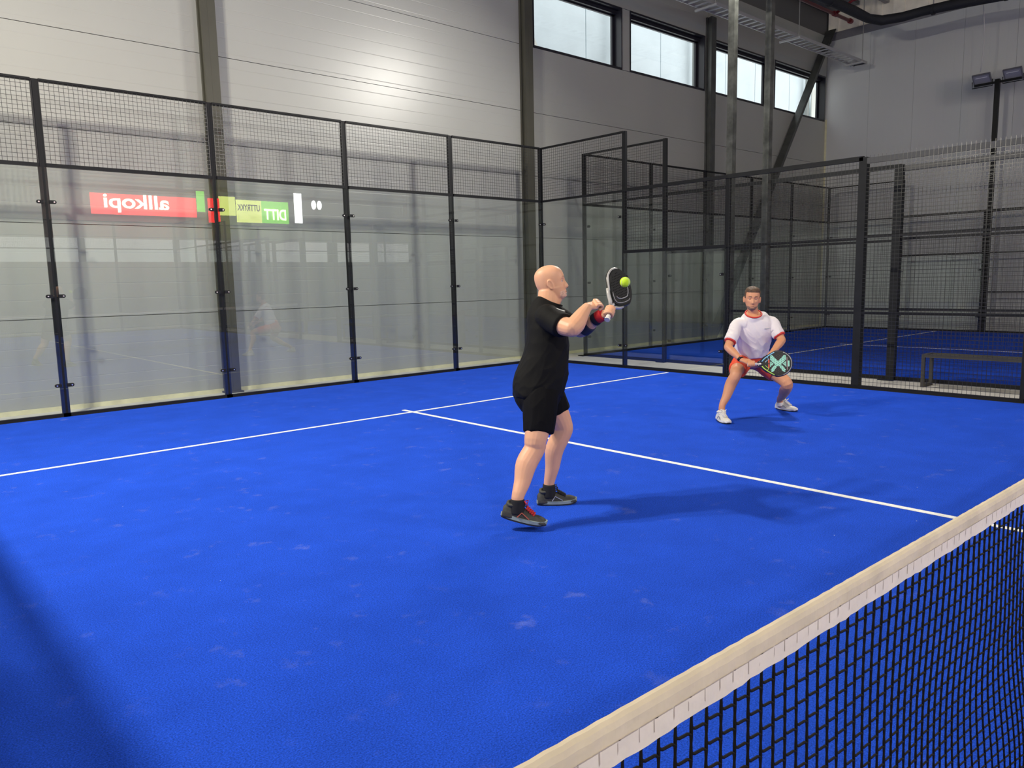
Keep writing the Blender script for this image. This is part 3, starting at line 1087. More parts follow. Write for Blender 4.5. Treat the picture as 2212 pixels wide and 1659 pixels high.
def grip(mb, c, axis, wrist, r=.017, span=.021, k0=-1.6, hand_r=1.0, thumb=1):
    """hand closed round an axis: palm, four wrapped fingers of different length and a thumb"""
    a = V(axis).normalized()
    d = V(wrist) - V(c)
    d = (d - a * d.dot(a))
    d.normalize()
    e = a.cross(d)
    fr = [.0095, .0098, .0092, .0082]
    ln = [3.7, 4.1, 3.9, 3.3]
    c = V(c)
    # palm between wrist and handle, a flattened block
    pal = c + d * (r + .012)
    loft(mb, [(V(wrist), .027, .019), (V(wrist).lerp(pal, .5) + e * .002, .035, .018), (pal, .040, .016), (c + d * (r * .6) + e * (r + .010), .040, .011)], a, 14, 3, ex=.8, dome=.6)
    for k in range(4):
        off = a * ((k - 1.5) * span)
        pts, rr = [], []
        for j in range(9):
            w = .9 + ln[k] * j / 8
            R = r + fr[k] * .8 + (.004 if j == 0 else 0)
            # knuckle bends: slightly polygonal path
            R += .0025 * abs(math.sin(w * 1.5))
            pts.append(c + off + (d * math.cos(w) + e * math.sin(w)) * R)
            rr.append(fr[k] * (1.08 - .28 * j / 8))
        mb.tube(pts, rr, 10)
        mb.ell(pts[-1], (rr[-1],) * 3, 10, 6)
        mb.ell(pts[0], (rr[0] * 1.15,) * 3, 10, 6)
    # thumb leaves the side of the palm near its base and closes the other way round
    t0 = V(wrist).lerp(pal, .45) + a * thumb * .03
    pts, rr = [t0], [.013]
    for j in range(6):
        w = -.5 - 1.9 * j / 5
        pts.append(c + a * thumb * (.030 - .004 * j) + (d * math.cos(w) + e * math.sin(w)) * (r + .010))
        rr.append(.0125 - .0008 * j)
    mb.tube(pts, rr, 10)
    mb.ell(pts[-1], (rr[-1],) * 3, 10, 6)


def shoe(root, heel, toe, ankle, mats, L=.29, wid=.052, lace='laces', side_u=None):
    """trainer: sole, upper, collar lining, tongue and laces; heel/toe are the ends of the sole"""
    heel, toe = V(heel), V(toe)
    f = (toe - heel)
    f.normalize()
    mid = (heel + toe) / 2
    R = f.cross(V((0, 0, 1))).normalized()
    U = R.cross(f).normalized()
    # the ankle stands over the rear third of the sole
    O = mid + f * ((V(ankle) - mid).dot(f) + (V(ankle) - mid).dot(U) * 0 + L / 2 - .085)

    def P(x, y, z):
        return O + R * x + f * y + U * z
    h = L / 2
    # outline of the sole
    ol = []
    for k in range(28):
        w = 2 * PI * k / 28
        y = math.sin(w) * h
        q = y / h
        wx = wid * (.78 + .22 * math.cos((q - .35) * 2.1))
        ol.append((math.copysign(abs(math.cos(w)) ** .62, math.cos(w)) * wx, y, q))
    def slab(z0, z1, k, rise):
        vs = []
        for zz in (z0, z1):
            for x, y, q in ol:
                vs.append(P(x * k, y * (k if k < 1 else k), zz + rise * max(0, q - .45) ** 2 * .035 + rise * max(0, -q - .7) * .015))
        N = len(ol)
        return MB().add(vs, [tuple(range(N - 1, -1, -1)), tuple(range(N, 2 * N))] + [(i, (i + 1) % N, N + (i + 1) % N, N + i) for i in range(N)])
    slab(0, .010, 1.0, 1).build('outsole', mats['out'], root, smooth=False)
    slab(.010, .030, 1.02, 1).build('midsole', mats['mid'], root, smooth=False)
    up = MB()
    S = []
    prof = [(-h * .97, .030, .075, .030), (-h * .80, .040, .100, .034), (-h * .5, .043, .104, .036), (-h * .2, .044, .096, .040), (h * .1, .047, .078, .044), (h * .4, .049, .060, .047), (h * .7, .044, .056, .045), (h * .88, .040, .048, .038), (h * .97, .026, .036, .022)]
    n = 20
    vs, fs = [], []
    for (y, b, top, wx) in prof:
        for k in range(n):
            w = 2 * PI * k / n
            cx, sz = math.cos(w), math.sin(w)
            cx = math.copysign(abs(cx) ** .7, cx)
            z = .020 + ((top - .020) * sz ** 1.0 if sz > 0 else .012 * sz)
            taper = 1 - .45 * max(0, sz) ** 2 if top > .07 else 1 - .2 * max(0, sz)
            vs.append(P(wx * cx * taper, y, z))
    m_ = len(prof)
    for i in range(m_ - 1):
        for k in range(n):
            l = (k + 1) % n
            fs.append((i * n + k, i * n + l, (i + 1) * n + l, (i + 1) * n + k))
    fs.append(tuple(range(n - 1, -1, -1)))
    fs.append(tuple((m_ - 1) * n + k for k in range(n)))
    up.add(vs, fs)
    # padded collar
    ring = [P(.030 * math.cos(w), -h * .50 + .045 * math.sin(w), .098 + .006 * math.sin(w * 2)) for w in [2 * PI * k / 16 for k in range(16)]]
    up.tube(ring, .011, 8, closed=True)
    u = union(up, 'upper', mats['up'], root, voxel=.004, smooth=3)
    MB().add([P(-.016, -h * .08, .101), (P(.016, -h * .08, .101)), P(.014, h * .42, .064), P(-.014, h * .42, .064), P(-.018, -h * .2, .135), P(.018, -h * .2, .135), P(-.018, -h * .2, .112), P(.018, -h * .2, .112)],
             [(0, 1, 2, 3), (0, 4, 5, 1), (4, 6, 7, 5)]).build('tongue', mats['up'], root)
    la = MB()
    for k in range(5):
        y = h * (.0 + .085 * k)
        z = .094 - .0075 * k
        la.tube([P(-.024, y, z - .008), P(-.010, y + .006, z + .006), P(.012, y + .012, z + .006), P(.024, y + .006, z - .008)], .0034, 6)
        la.tube([P(.024, y, z - .008), P(.010, y + .006, z + .007), P(-.012, y + .012, z + .007), P(-.024, y + .006, z - .008)], .0034, 6)
    la.tube([P(0, -.01, .108), P(.025, -.02, .135), P(.034, .0, .125), P(.004, .0, .106), P(-.03, .004, .13), P(-.028, -.02, .12), P(0, -.006, .108)], .003, 6)
    la.build(lace, mats['lace'], root, smooth=True)
    if side_u is not None:
        for s in (-1, 1):
            pl = [P(s * .049, -h * .3, .034), P(s * .047, -.02, .066), P(s * .050, .03, .036)]
            MB().tube(pl, .0035, 5).build('side_stripe', mats['trim'], root)


def skin_mat(name, col, red):
    Mm = mat(name, col, .48, spec=.4, bump=(70, .08, .003), var=(9, .06))
    b = Mm.node_tree.nodes['Principled BSDF']
    b.inputs['Subsurface Weight'].default_value = .08
    b.inputs['Subsurface Radius'].default_value = (.02, .008, .004)
    return Mm


def face_bits(root, B, C, s, skin, iris, brow, brow_r=.0035, lipcol=None, hd=None):
    for sd in (-1, 1):
        e = C + B @ (V((sd * .031, .0700, -.003)) * s)
        ey = MB().ell(e, (.0125 * s,) * 3, 14, 10).build('eye', M['eyewhite'], root, smooth=True)
        MB().ell(e + B @ (V((0, .0098, 0)) * s), (.0058 * s, .0038 * s, .0058 * s), 10, 6, B).build('iris', iris, ey, smooth=True)
        # lids
        for up_, rr in ((1, .0030), (-1, .0022)):
            pts = []
            for k in range(7):
                w = -1 + 2 * k / 6
                x = sd * .031 + .0145 * w
                pts.append(C + B @ (V((x, .0808 - .004 * w * w, -.003 + up_ * (.0045 if up_ > 0 else .0050) * (1 - w * w))) * s))
            MB().tube(pts, rr * s, 6).build('eyelid', skin, ey, smooth=True)
        pts = []
        for k in range(7):
            w = k / 6
            x = sd * (.014 + .034 * w)
            pts.append(C + B @ (V((x, .0965 - .010 * w * w - .002, .018 + .007 * math.sin(w * 2.2))) * s))
        MB().tube(pts, [brow_r * s * q for q in (.9, 1.1, 1.1, 1, .9, .7, .4)], 6).build('eyebrow', brow, root, smooth=True)
    pts = []
    for k in range(9):
        w = -1 + k / 4
        pts.append(C + B @ (V((.022 * w, .0905 - .006 * w * w, -.0797 - .001 * w * w)) * s))
    MB().tube(pts, [.0018 * s * (1.5 - abs(-1 + k / 4)) for k in range(9)], 6).build('mouth', M['mouth'], root, smooth=True)
    for sd in (-1, 1):
        MB().ell(C + B @ (V((sd * .007, .1015, -.0585)) * s), (.0032 * s, .004 * s, .002 * s), 8, 5, B).build('nostril', M['mouth'], root)


M['skin1'] = skin_mat('fair_skin', (.72, .385, .235), .1)
M['skin2'] = skin_mat('tanned_skin', (.66, .31, .165), .1)
M['eyewhite'] = mat('eye_white', (.75, .72, .70), .25)
M['irisb'] = mat('brown_iris', (.03, .018, .010), .15)
M['irisg'] = mat('grey_iris', (.06, .08, .10), .15)
M['mouth'] = mat('mouth_line', (.20, .06, .045), .6)
M['browg'] = mat('grey_blond_hair', (.42, .28, .19), .8)
M['browd'] = mat('dark_brown_hair', (.05, .028, .018), .8)
M['stubbleg'] = mat('white_stubble', (.70, .44, .32), .9, bump=(300, .6, .003), var=(120, .25))
M['stubbled'] = mat('dark_stubble', (.27, .15, .10), .9, bump=(300, .5, .002), var=(90, .2))
M['hair'] = mat('brown_hair', (.10, .055, .028), .6, bump=(180, .9, .006), var=(70, .45))
M['shirtb'] = mat('black_sports_cloth', (.0045, .0045, .0045), .8, spec=.2, bump=(400, .2, .001))
M['shortsb'] = mat('black_shorts_cloth', (.0035, .0035, .0045), .85, spec=.15)
M['piping'] = mat('glossy_grey_piping', (.12, .12, .13), .3)
M['reflect'] = mat('grey_reflective_mark', (.45, .47, .48), .35)
M['sockb'] = mat('black_sock', (.008, .008, .010), .9)
M['shoeg'] = mat('dark_grey_trainer', (.045, .045, .038), .7, bump=(120, .4, .003), var=(30, .25))
M['soleg'] = mat('grey_green_midsole', (.25, .31, .30), .6)
M['soled'] = mat('dark_rubber', (.010, .012, .018), .7)
M['lacered'] = mat('red_laces', (.62, .03, .03), .6)
M['laceb'] = mat('black_laces', (.012, .012, .012), .7)
M['orangetrim'] = mat('orange_trim', (.45, .10, .06), .6)
M['shirtw'] = mat('white_sports_cloth', (.80, .74, .74), .6, spec=.3, bump=(400, .15, .001))
M['redcloth'] = mat('red_cloth', (.60, .035, .025), .6)
M['shortsr'] = mat('orange_red_shorts', (.80, .085, .028), .5, spec=.35)
M['shoew'] = mat('white_trainer', (.74, .72, .66), .55, bump=(90, .3, .003), var=(40, .06))
M['solew'] = mat('white_midsole', (.80, .78, .74), .5)
M['greytrim'] = mat('grey_blue_trim', (.22, .24, .32), .5)
M['elastic'] = mat('dark_blue_elastic', (.018, .020, .040), .8)
M['redband'] = mat('red_wristband', (.55, .015, .02), .8)
M['navyband'] = mat('navy_wristband', (.008, .008, .020), .85)


def wrinkle(scale, amp, stretch, seed, mask=None):
    """soft cloth folds: ridged noise stretched along one direction"""
    D = V(stretch).normalized()

    def fn(co, no):
        out = co.copy()
        for i in range(len(co)):
            p = V(co[i])
            q = p - D * (p.dot(D) * .72)
            n_ = noise.noise(q * scale + V((seed, 0, 0)))
            n2 = noise.noise(q * scale * 2.1 + V((0, seed, 3)))
            h_ = .9 - 3.2 * abs(n_) ** .8 + 1.0 - 2.6 * abs(n2) ** .8 * .6
            h_ = h_ * .5
            k = amp * h_ * (mask(p) if mask else 1)
            out[i] = co[i] + no[i] * k
        return out
    return fn


def strap(root, name, mt, a, b, r0, r1, n=18, A=(0, 0, 1), flat=1.0):
    a, b = V(a), V(b)
    return loft(MB(), [(a, r0, r0 * flat), (a.lerp(b, .5), (r0 + r1) / 2 * 1.03, (r0 + r1) / 2 * 1.03 * flat), (b, r1, r1 * flat)], A, n, 3, dome=.12).build(name, mt, root, smooth=True)


# ---- player in black
def player_black():
    root = empty('person', (3.22, 2.98, 0), 'bald man in black T-shirt and shorts swinging a racket in front of him', 'person')
    F = V((.735, -.678, 0)).normalized()
    Lr = V((.69, .72, 0)).normalized()          # towards his left, away from the camera
    P = dict(rhip=(3.245, 2.935, .83), lhip=(3.415, 3.075, .82), rknee=(3.135, 2.880, .478), rank=(2.952, 2.849, .170),
             lknee=(3.515, 3.02, .500), lank=(3.462, 3.093, .118),
             rsh=(3.278, 2.890, 1.292), relb=(3.245, 2.655, 1.222), rwri=(3.428, 2.700, 1.342), rhand=(3.497, 2.689, 1.360),
             lsh=(3.532, 3.112, 1.288), lelb=(3.672, 2.985, 1.175), lwri=(3.672, 2.812, 1.275), lhand=(3.684, 2.752, 1.303))
    P = {k: V(v) for k, v in P.items()}
    T = [((3.296, 3.019, 0.753), 0.150, 0.112), ((3.304, 3.020, 0.795), 0.160, 0.125), ((3.316, 3.020, 0.854), 0.165, 0.130), ((3.344, 3.010, 0.936), 0.172, 0.136), ((3.365, 3.006, 1.025), 0.182, 0.134),
         ((3.382, 3.010, 1.128), 0.188, 0.126), ((3.391, 3.020, 1.215), 0.190, 0.112), ((3.393, 3.020, 1.275), 0.150, 0.086), ((3.398, 3.020, 1.315), 0.080, 0.062)]
    body = MB()
    loft(body, T, Lr, 28, 4, ex=.9)
    # legs
    limb(body, [P['rhip'] + Lr * .02 - V((0, 0, .05)), P['rhip'].lerp(P['rknee'], .5) + F * .012, P['rknee'] + V((0, 0, .05)) + F * .004, P['rknee'], P['rknee'].lerp(P['rank'], .30) - F * .022, P['rknee'].lerp(P['rank'], .62) - F * .012, P['rank'] + V((0, 0, .03)), P['rank'] - V((0, 0, .06))],
         [.088, .086, .071, .066, .067, .052, .038, .036], 18, 4, A=Lr)
    limb(body, [P['lhip'] - Lr * .02 - V((0, 0, .05)), P['lhip'].lerp(P['lknee'], .5) + F * .012, P['lknee'] + V((0, 0, .05)) + F * .008, P['lknee'] + F * .006, P['lknee'].lerp(P['lank'], .30) - F * .022, P['lknee'].lerp(P['lank'], .62) - F * .010, P['lank'] + V((0, 0, .03)), P['lank'] - V((0, 0, .06))],
         [.088, .084, .068, .063, .063, .049, .036, .035], 18, 4, A=Lr)
    # arms
    limb(body, [P['rsh'], P['rsh'].lerp(P['relb'], .5) + V((0, 0, -.012)), P['relb']], [.066, .062, .052], 16, 4)
    limb(body, [P['relb'], P['relb'].lerp(P['rwri'], .28) + V((0, 0, -.006)), P['relb'].lerp(P['rwri'], .65), P['rwri']], [.053, .056, .043, .031], 16, 4)
    limb(body, [P['lsh'], P['lsh'].lerp(P['lelb'], .5), P['lelb']], [.064, .058, .048], 16, 4)
    limb(body, [P['lelb'], P['lelb'].lerp(P['lwri'], .3), P['lelb'].lerp(P['lwri'], .65), P['lwri']], [.049, .052, .040, .030], 16, 4)
    # neck and head, tipped back, looking up at the ball
    hF = (F * .975 + V((0, 0, .20)) - Lr * .06).normalized()
    B = basis(hF)
    C = V((3.436, 3.022, 1.497))
    loft(body, [((3.400, 3.020, 1.27), .085, .080), ((3.405, 3.018, 1.33), .068, .070), ((3.410, 3.020, 1.385), .062, .070), ((3.418, 3.024, 1.435), .062, .068)], Lr, 20, 4)
    hm = head_mb(B, C, .96, heavy=.06)
    body.add(hm.v, hm.f)
    # jaw to throat
    loft(body, [(C + B @ V((0, .035, -.095)), .040, .030), (C + B @ V((0, .005, -.115)), .050, .042), (V((3.412, 3.012, 1.345)), .058, .055)], Lr, 16, 3)
    ears(body, B, C, .96)
    # right (near) hand: loose fist; left hand round the handle
    ax = (CR * .32 + CU * .72 + CF * .62).normalized()
    grip(body, P['rhand'] + F * .012 + V((0, 0, -.006)), (Lr * .80 + V((0, 0, .45)) - F * .3), P['rwri'], r=.010, thumb=1)
    hc = P['lhand'] + CR * .012
    grip(body, hc, ax, P['lwri'], r=.016, thumb=1)
    union(body, 'body', M['skin1'], root, voxel=.0042, smooth=3)
    face_bits(root, B, C, .96, M['skin1'], M['irisg'], M['browg'], .003)

    def st(q):
        f_ = max(0, min(1, (-.046 - q.z) / .03)) * max(0, min(1, (q.y - .012) / .045))
        f_ *= 1 - math.exp(-(q.x / .024) ** 2 - ((q.z + .080) / .010) ** 2)
        n_ = noise.noise(q * 160) * .0006
        return q * (1 + .02 * 0) + V((q.x, q.y, q.z * .2)).normalized() * (-.0045 + .0058 * f_ + n_ * 1.6)
    head_mb(B, C, .96, heavy=.06, fn=st).build('stubble', M['stubbleg'], root, smooth=True)
    # shirt
    sh = MB()
    k = .020
    TS = [((3.301, 3.019, 0.772), 0.192, 0.158), ((3.303, 3.020, 0.800), 0.196, 0.163), ((3.312, 3.020, 0.850), 0.198, 0.168), ((3.338, 3.012, 0.925), 0.200, 0.163), ((3.365, 3.006, 1.025), 0.202, 0.148),
          ((3.382, 3.010, 1.128), 0.206, 0.138), ((3.389, 3.018, 1.215), 0.208, 0.130), ((3.386, 3.022, 1.285), 0.184, 0.122), ((3.392, 3.018, 1.335), 0.128, 0.102), ((3.407, 3.008, 1.372), 0.086, 0.086)]
    loft(sh, TS, Lr, 32, 4, ex=.88, dome=.08)
    e1 = P['rsh'].lerp(P['relb'], .66)
    loft(sh, [(P['rsh'] + Lr * .09 + V((0, 0, -.01)), .074, .080), (P['rsh'] + V((0, 0, -.006)), .078, .080), (P['rsh'].lerp(P['relb'], .35) + V((0, 0, -.012)), .077, .080), (e1 + V((0, 0, -.010)), .076, .080)], (0, 0, 1), 20, 4, dome=.08)
    e2 = P['lsh'].lerp(P['lelb'], .70)
    loft(sh, [(P['lsh'] - Lr * .09, .074, .078), (P['lsh'], .076, .078), (P['lsh'].lerp(P['lelb'], .4), .075, .078), (e2, .072, .076)], (0, 0, 1), 20, 4, dome=.08)
    union(sh, 'shirt', M['shirtb'], root, voxel=.0055, smooth=14, fn=wrinkle(9, .0095, (.55, -.45, .75), 4, lambda p: .30 + .70 * max(0, min(1, (1.20 - p.z) / .25))))
    # collar piping and grey mark on the sleeve
    nn = (V((0, 0, 1)) + F * .34).normalized()
    fw_ = (F - nn * F.dot(nn)).normalized()
    cr = [V((3.408, 3.007, 1.374)) + Lr * (.082 * math.cos(2 * PI * i / 24)) + fw_ * (.083 * math.sin(2 * PI * i / 24)) for i in range(24)]
    MB().tube(cr, .0060, 8, closed=True).build('collar', M['shirtb'], root, smooth=True)
    mk_ = MB()
    c0 = P['rsh'].lerp(P['relb'], .34) + V((0, 0, .066)) + F * .028
    mk_.beam(c0 - (P['relb'] - P['rsh']).normalized() * .03 - F * .02, c0 + (P['relb'] - P['rsh']).normalized() * .02 + F * .014 + V((0, 0, -.006)), .012, .004).build('sleeve_mark', M['reflect'], root)
    # shorts
    so = MB()
    loft(so, [((3.308, 3.018, 0.900), 0.178, 0.145), ((3.300, 3.018, 0.845), 0.184, 0.150), ((3.298, 3.018, 0.800), 0.192, 0.154), ((3.296, 3.018, 0.745), 0.190, 0.142), ((3.30, 3.02, 0.69), 0.150, 0.110)], Lr, 28, 4, dome=.08)
    kr = P['rhip'].lerp(P['rknee'], .74)
    kl = P['lhip'].lerp(P['lknee'], .56)
    loft(so, [(P['rhip'] + V((0, 0, -.02)) + Lr * .01, .108, .118), (P['rhip'].lerp(P['rknee'], .35) + F * .006, .108, .108), (kr + F * .010, .094, .094)], Lr, 22, 4, dome=.06)
    loft(so, [(P['lhip'] + V((0, 0, -.02)), .112, .115), (P['lhip'].lerp(P['lknee'], .35) + F * .010, .104, .104), (kl + F * .012, .094, .096)], Lr, 22, 4, dome=.06)
    union(so, 'shorts', M['shortsb'], root, voxel=.0055, smooth=8, fn=wrinkle(9, .008, (0, 0, 1), 9))
    # elbow support, wristbands
    a, b = P['lelb'].lerp(P['lwri'], .16), P['lelb'].lerp(P['lwri'], .50)
    strap(root, 'elbow_support', M['elastic'], a, b, .057, .051)
    a, b = P['lelb'].lerp(P['lwri'], .74), P['lelb'].lerp(P['lwri'], .90)
    strap(root, 'wrist_band', M['navyband'], a, b, .043, .040)
    strap(root, 'red_wrist_wrap', M['redband'], b, P['lwri'].lerp(P['lhand'], .35), .041, .040)
    # socks and shoes
    for an, nm in (('rank', 'sock'), ('lank', 'sock')):
        dn = (P['rank'] - P['rknee']).normalized() if an == 'rank' else (P['lank'] - P['lknee']).normalized()
        strap(root, nm, M['sockb'], P[an] + V((0, 0, .022)), P[an] + V((0, 0, -.055)) + dn * .01, .043, .045, A=tuple(Lr))
    shoe(root, (2.877, 2.925, .082), (3.065, 2.735, .022), P['rank'], dict(out=M['soled'], mid=M['soleg'], up=M['shoeg'], lace=M['lacered'], trim=M['orangetrim']), L=.285, lace='red_laces', side_u=1)
    shoe(root, (3.375, 3.155, .0), (3.605, 3.000, .0), P['lank'], dict(out=M['soled'], mid=M['soleg'], up=M['shoeg'], lace=M['laceb'], trim=M['greytrim']), L=.275, side_u=1)
    # racket, held
    rk = racket(hc, ax, (CR * .62 - CU * .62 + CF * .44), 'black padel racket with silver rim held by the man in black', 'black')
    return root


def racket(hand, a, w, label, style, hoff=.075, b0=0.0):
    """a: handle to tip, w: across the face; hand: where the grip is held"""
    a = V(a).normalized()
    w = V(w)
    w = (w - a * w.dot(a)).normalized()
    nn = w.cross(a)
    butt = V(hand) - a * hoff
    root = empty('racket', tuple(butt), label, 'racket')

    def P(x, y, z=0):
        return butt + w * x + a * y + nn * z
    gp = M['gripwhite']
    MB().tube([P(0, b0), P(0, b0 + .02), P(0, .13)], [.017, .0155, .0145], 12).build('grip', gp, root, smooth=True)
    MB().tube([P(0, b0 - .004), P(0, b0 + .008)], .019, 12).build('butt_cap', gp, root)
    cy, rx, ry = .315, .125, .135
    out = []
    for k in range(48):
        t_ = 2 * PI * k / 48
        x, y = rx * math.sin(t_), cy + ry * math.cos(t_)
        if y < cy - .02:                      # pull the lower part into a throat
            q = (cy - .02 - y) / (ry - .02)
            x *= 1 - .30 * q
            y -= .03 * q * q
        out.append((x, y))

    def slab(poly, z0, z1, k=1.0):
        n_ = len(poly)
        return MB().add([P(x * k, cy + (y - cy) * k, z) for z in (z0, z1) for x, y in poly], [tuple(range(n_ - 1, -1, -1)), tuple(range(n_, 2 * n_))] + [(i, (i + 1) % n_, n_ + (i + 1) % n_, n_ + i) for i in range(n_)])
    face = slab(out, -.0165, .0165, .955).build('face', M['racketblack'], root)
    rim = MB()
    rim.tube([P(x, y) for x, y in out], .0125, 8, closed=True)
    # flatten: the rim is deeper than it is wide
    rim.build('rim', M['racketblack'] if style == 'black' else M['rimdark'], root, smooth=True)
    # throat arms
    for s in (-1, 1):
        MB().tube([P(s * .008, .115), P(s * .030, .150), P(s * .062, .180), P(s * .085, .215)], [.013, .012, .012, .012], 8).build('throat_arm', M['silver'] if style == 'black' else M['rimdark'], root, smooth=True)
    MB().tube([P(0, .125), P(0, .155), P(0, .178)], [.015, .012, .010], 8).build('throat_bridge', M['gripwhite'], root, smooth=True)
    if style == 'black':
        pl = [P(x * 1.02, cy + (y - cy) * 1.02, .004) for x, y in out[30:44]]
        MB().tube(pl, .0095, 6).build('silver_stripe', M['silver'], root, smooth=True)
        pl = [P(x * .62, cy + (y - cy) * .62, .0175) for x, y in out[6:26]]
        MB().tube(pl, .0035, 5).build('silver_stripe', M['silver'], root, smooth=True)
        pl = [P(x * .85, cy + (y - cy) * .85, .0175) for x, y in out[12:30]]
        MB().tube(pl, .0025, 5).build('silver_stripe', M['silver'], root, smooth=True)
    zz = .0168
    def dec(poly, mt, nm='print', h_=.0008, z=zz):
        for s in ((1, -1) if style == 'black' else (1, -1)):
            pl = [P(x, cy + y, s * z) for x, y in poly] + [P(x, cy + y, s * (z + h_)) for x, y in poly]
            n_ = len(poly)
            MB().add(pl, [tuple(range(n_)), tuple(range(2 * n_ - 1, n_ - 1, -1))] + [(i, n_ + i, n_ + (i + 1) % n_, (i + 1) % n_) for i in range(n_)]).build(nm, mt, root)
    if style != 'black':
        Mi = M['mint']
        # big X: two upper arms meeting in the middle, and two lower arms cut off by dark gaps
        for s in (-1, 1):
            dec([(.040, s * .078), (.084, s * .076), (.086, s * .058), (.024, 0), (-.028, 0), (-.024, s * .018)][::-s], Mi, 'mint_print')
            dec([(-.032, s * .012), (-.012, s * .034), (-.060, s * .074), (-.086, s * .068), (-.084, s * .048)][::-s], Mi, 'mint_print')
            dec([(.024, s * .076), (-.036, s * .080), (-.005, s * .044)][::-s], Mi, 'mint_print')
        dec([(-.034, .096), (.030, .096), (.026, .112), (-.030, .112)], Mi, 'mint_print')
        dec([(-.066, .090), (-.064, .086), (.064, .086), (.062, .090)], M['pinkline'], 'pale_line')
        for s in (-1, 1):
            dec([(s * .004, -.082), (s * .046, -.086), (s * .044, -.100), (s * .004, -.096)][::s], M['orangeprint'], 'orange_print')
        for s, mt in ((1, M['bluelite']), (-1, M['yellowgreen'])):
            pl = [P(x * 1.0, cy + (y - cy) * 1.0, q_ * .0115) for q_ in (-1,) for x, y in (out[14:23] if s > 0 else out[26:35])]
            MB().tube(pl, .006, 6).build('rim_stripe', mt, root, smooth=True)
            pl = [P(x * 1.0, cy + (y - cy) * 1.0, .0115) for x, y in (out[14:23] if s > 0 else out[26:35])]
            MB().tube(pl, .006, 6).build('rim_stripe', mt, root, smooth=True)
            pl = [P(s * .078, .205, .0172), P(s * .045, .222, .0172), P(s * .030, .200, .0172), P(s * .015, .190, .0172)]
            MB().tube(pl, .0028, 5).build('zigzag_print', mt, root)
            pl = [P(s * .078, .205, -.0172), P(s * .045, .222, -.0172), P(s * .030, .200, -.0172), P(s * .015, .190, -.0172)]
            MB().tube(pl, .0028, 5).build('zigzag_print', mt, root)
        pl = [P(x * 1.0, cy + (y - cy) * 1.0, q_ * .0115) for q_ in (1,) for x, y in out[-9:] + out[:10]]
        MB().tube(pl, .004, 6).build('rim_stripe', M['silver'], root, smooth=True)
        pl = [P(x * 1.0, cy + (y - cy) * 1.0, -.0115) for x, y in out[-9:] + out[:10]]
        MB().tube(pl, .004, 6).build('rim_stripe', M['silver'], root, smooth=True)
    # drilled holes: one sunken dark disc each
    j = 0
    hm = M['hole'] if style == 'black' else M['holep']
    st_ = .0185
    hole = None
    for iy in range(-5, 6):
        for ix in range(-5, 6):
            x, y = ix * st_ + (st_ / 2 if iy % 2 else 0), iy * st_ * .9
            if (x / rx) ** 2 + (y / ry) ** 2 > .60:
                continue
            c0, c1 = P(x, cy + y, -.0179), P(x, cy + y, .0179)
            MB().tube([c0, c1], .0042, 8).build('hole', hm, face)
    return root


M['gripwhite'] = mat('white_grip_tape', (.72, .69, .66), .6)
M['racketblack'] = mat('black_carbon_face', (.012, .012, .011), .3)
M['rimdark'] = mat('dark_racket_rim', (.02, .02, .03), .2)
M['silver'] = mat('silver_print', (.45, .44, .43), .35)
M['mint'] = mat('mint_print', (.36, .80, .58), .4)
M['pinkline'] = mat('pale_pink_line', (.65, .45, .42), .4)
M['orangeprint'] = mat('orange_print', (.70, .10, .04), .4)
M['bluelite'] = mat('light_blue_print', (.25, .55, .75), .3)
M['yellowgreen'] = mat('yellow_green_print', (.55, .85, .12), .3)
M['hole'] = mat('dark_hole', (.004, .004, .004), .8)
M['holep'] = mat('brown_grey_hole', (.10, .065, .06), .8)
player_black()
# ball in front of the racket
M['ball'] = mat('yellow_green_felt', (.55, .80, .03), .9, bump=(500, .6, .002))
ball = MB().ell((3.730, 2.650, 1.490), (.033,) * 3, 24, 16).build('tennis_ball', M['ball'], smooth=True, label='bright yellow-green ball in the air in front of the black racket', cat='ball')
bs = []
for i in range(40):
    w = 2 * PI * i / 40
    q = V((math.cos(w) + .35 * math.cos(3 * w), math.sin(w) - .35 * math.sin(3 * w), .75 * math.sin(2 * w))).normalized()
    bs.append(V((3.730, 2.650, 1.490)) + q * .0331)
MB().tube(bs, .0012, 5, closed=True).build('seam', M['gripwhite'], ball)


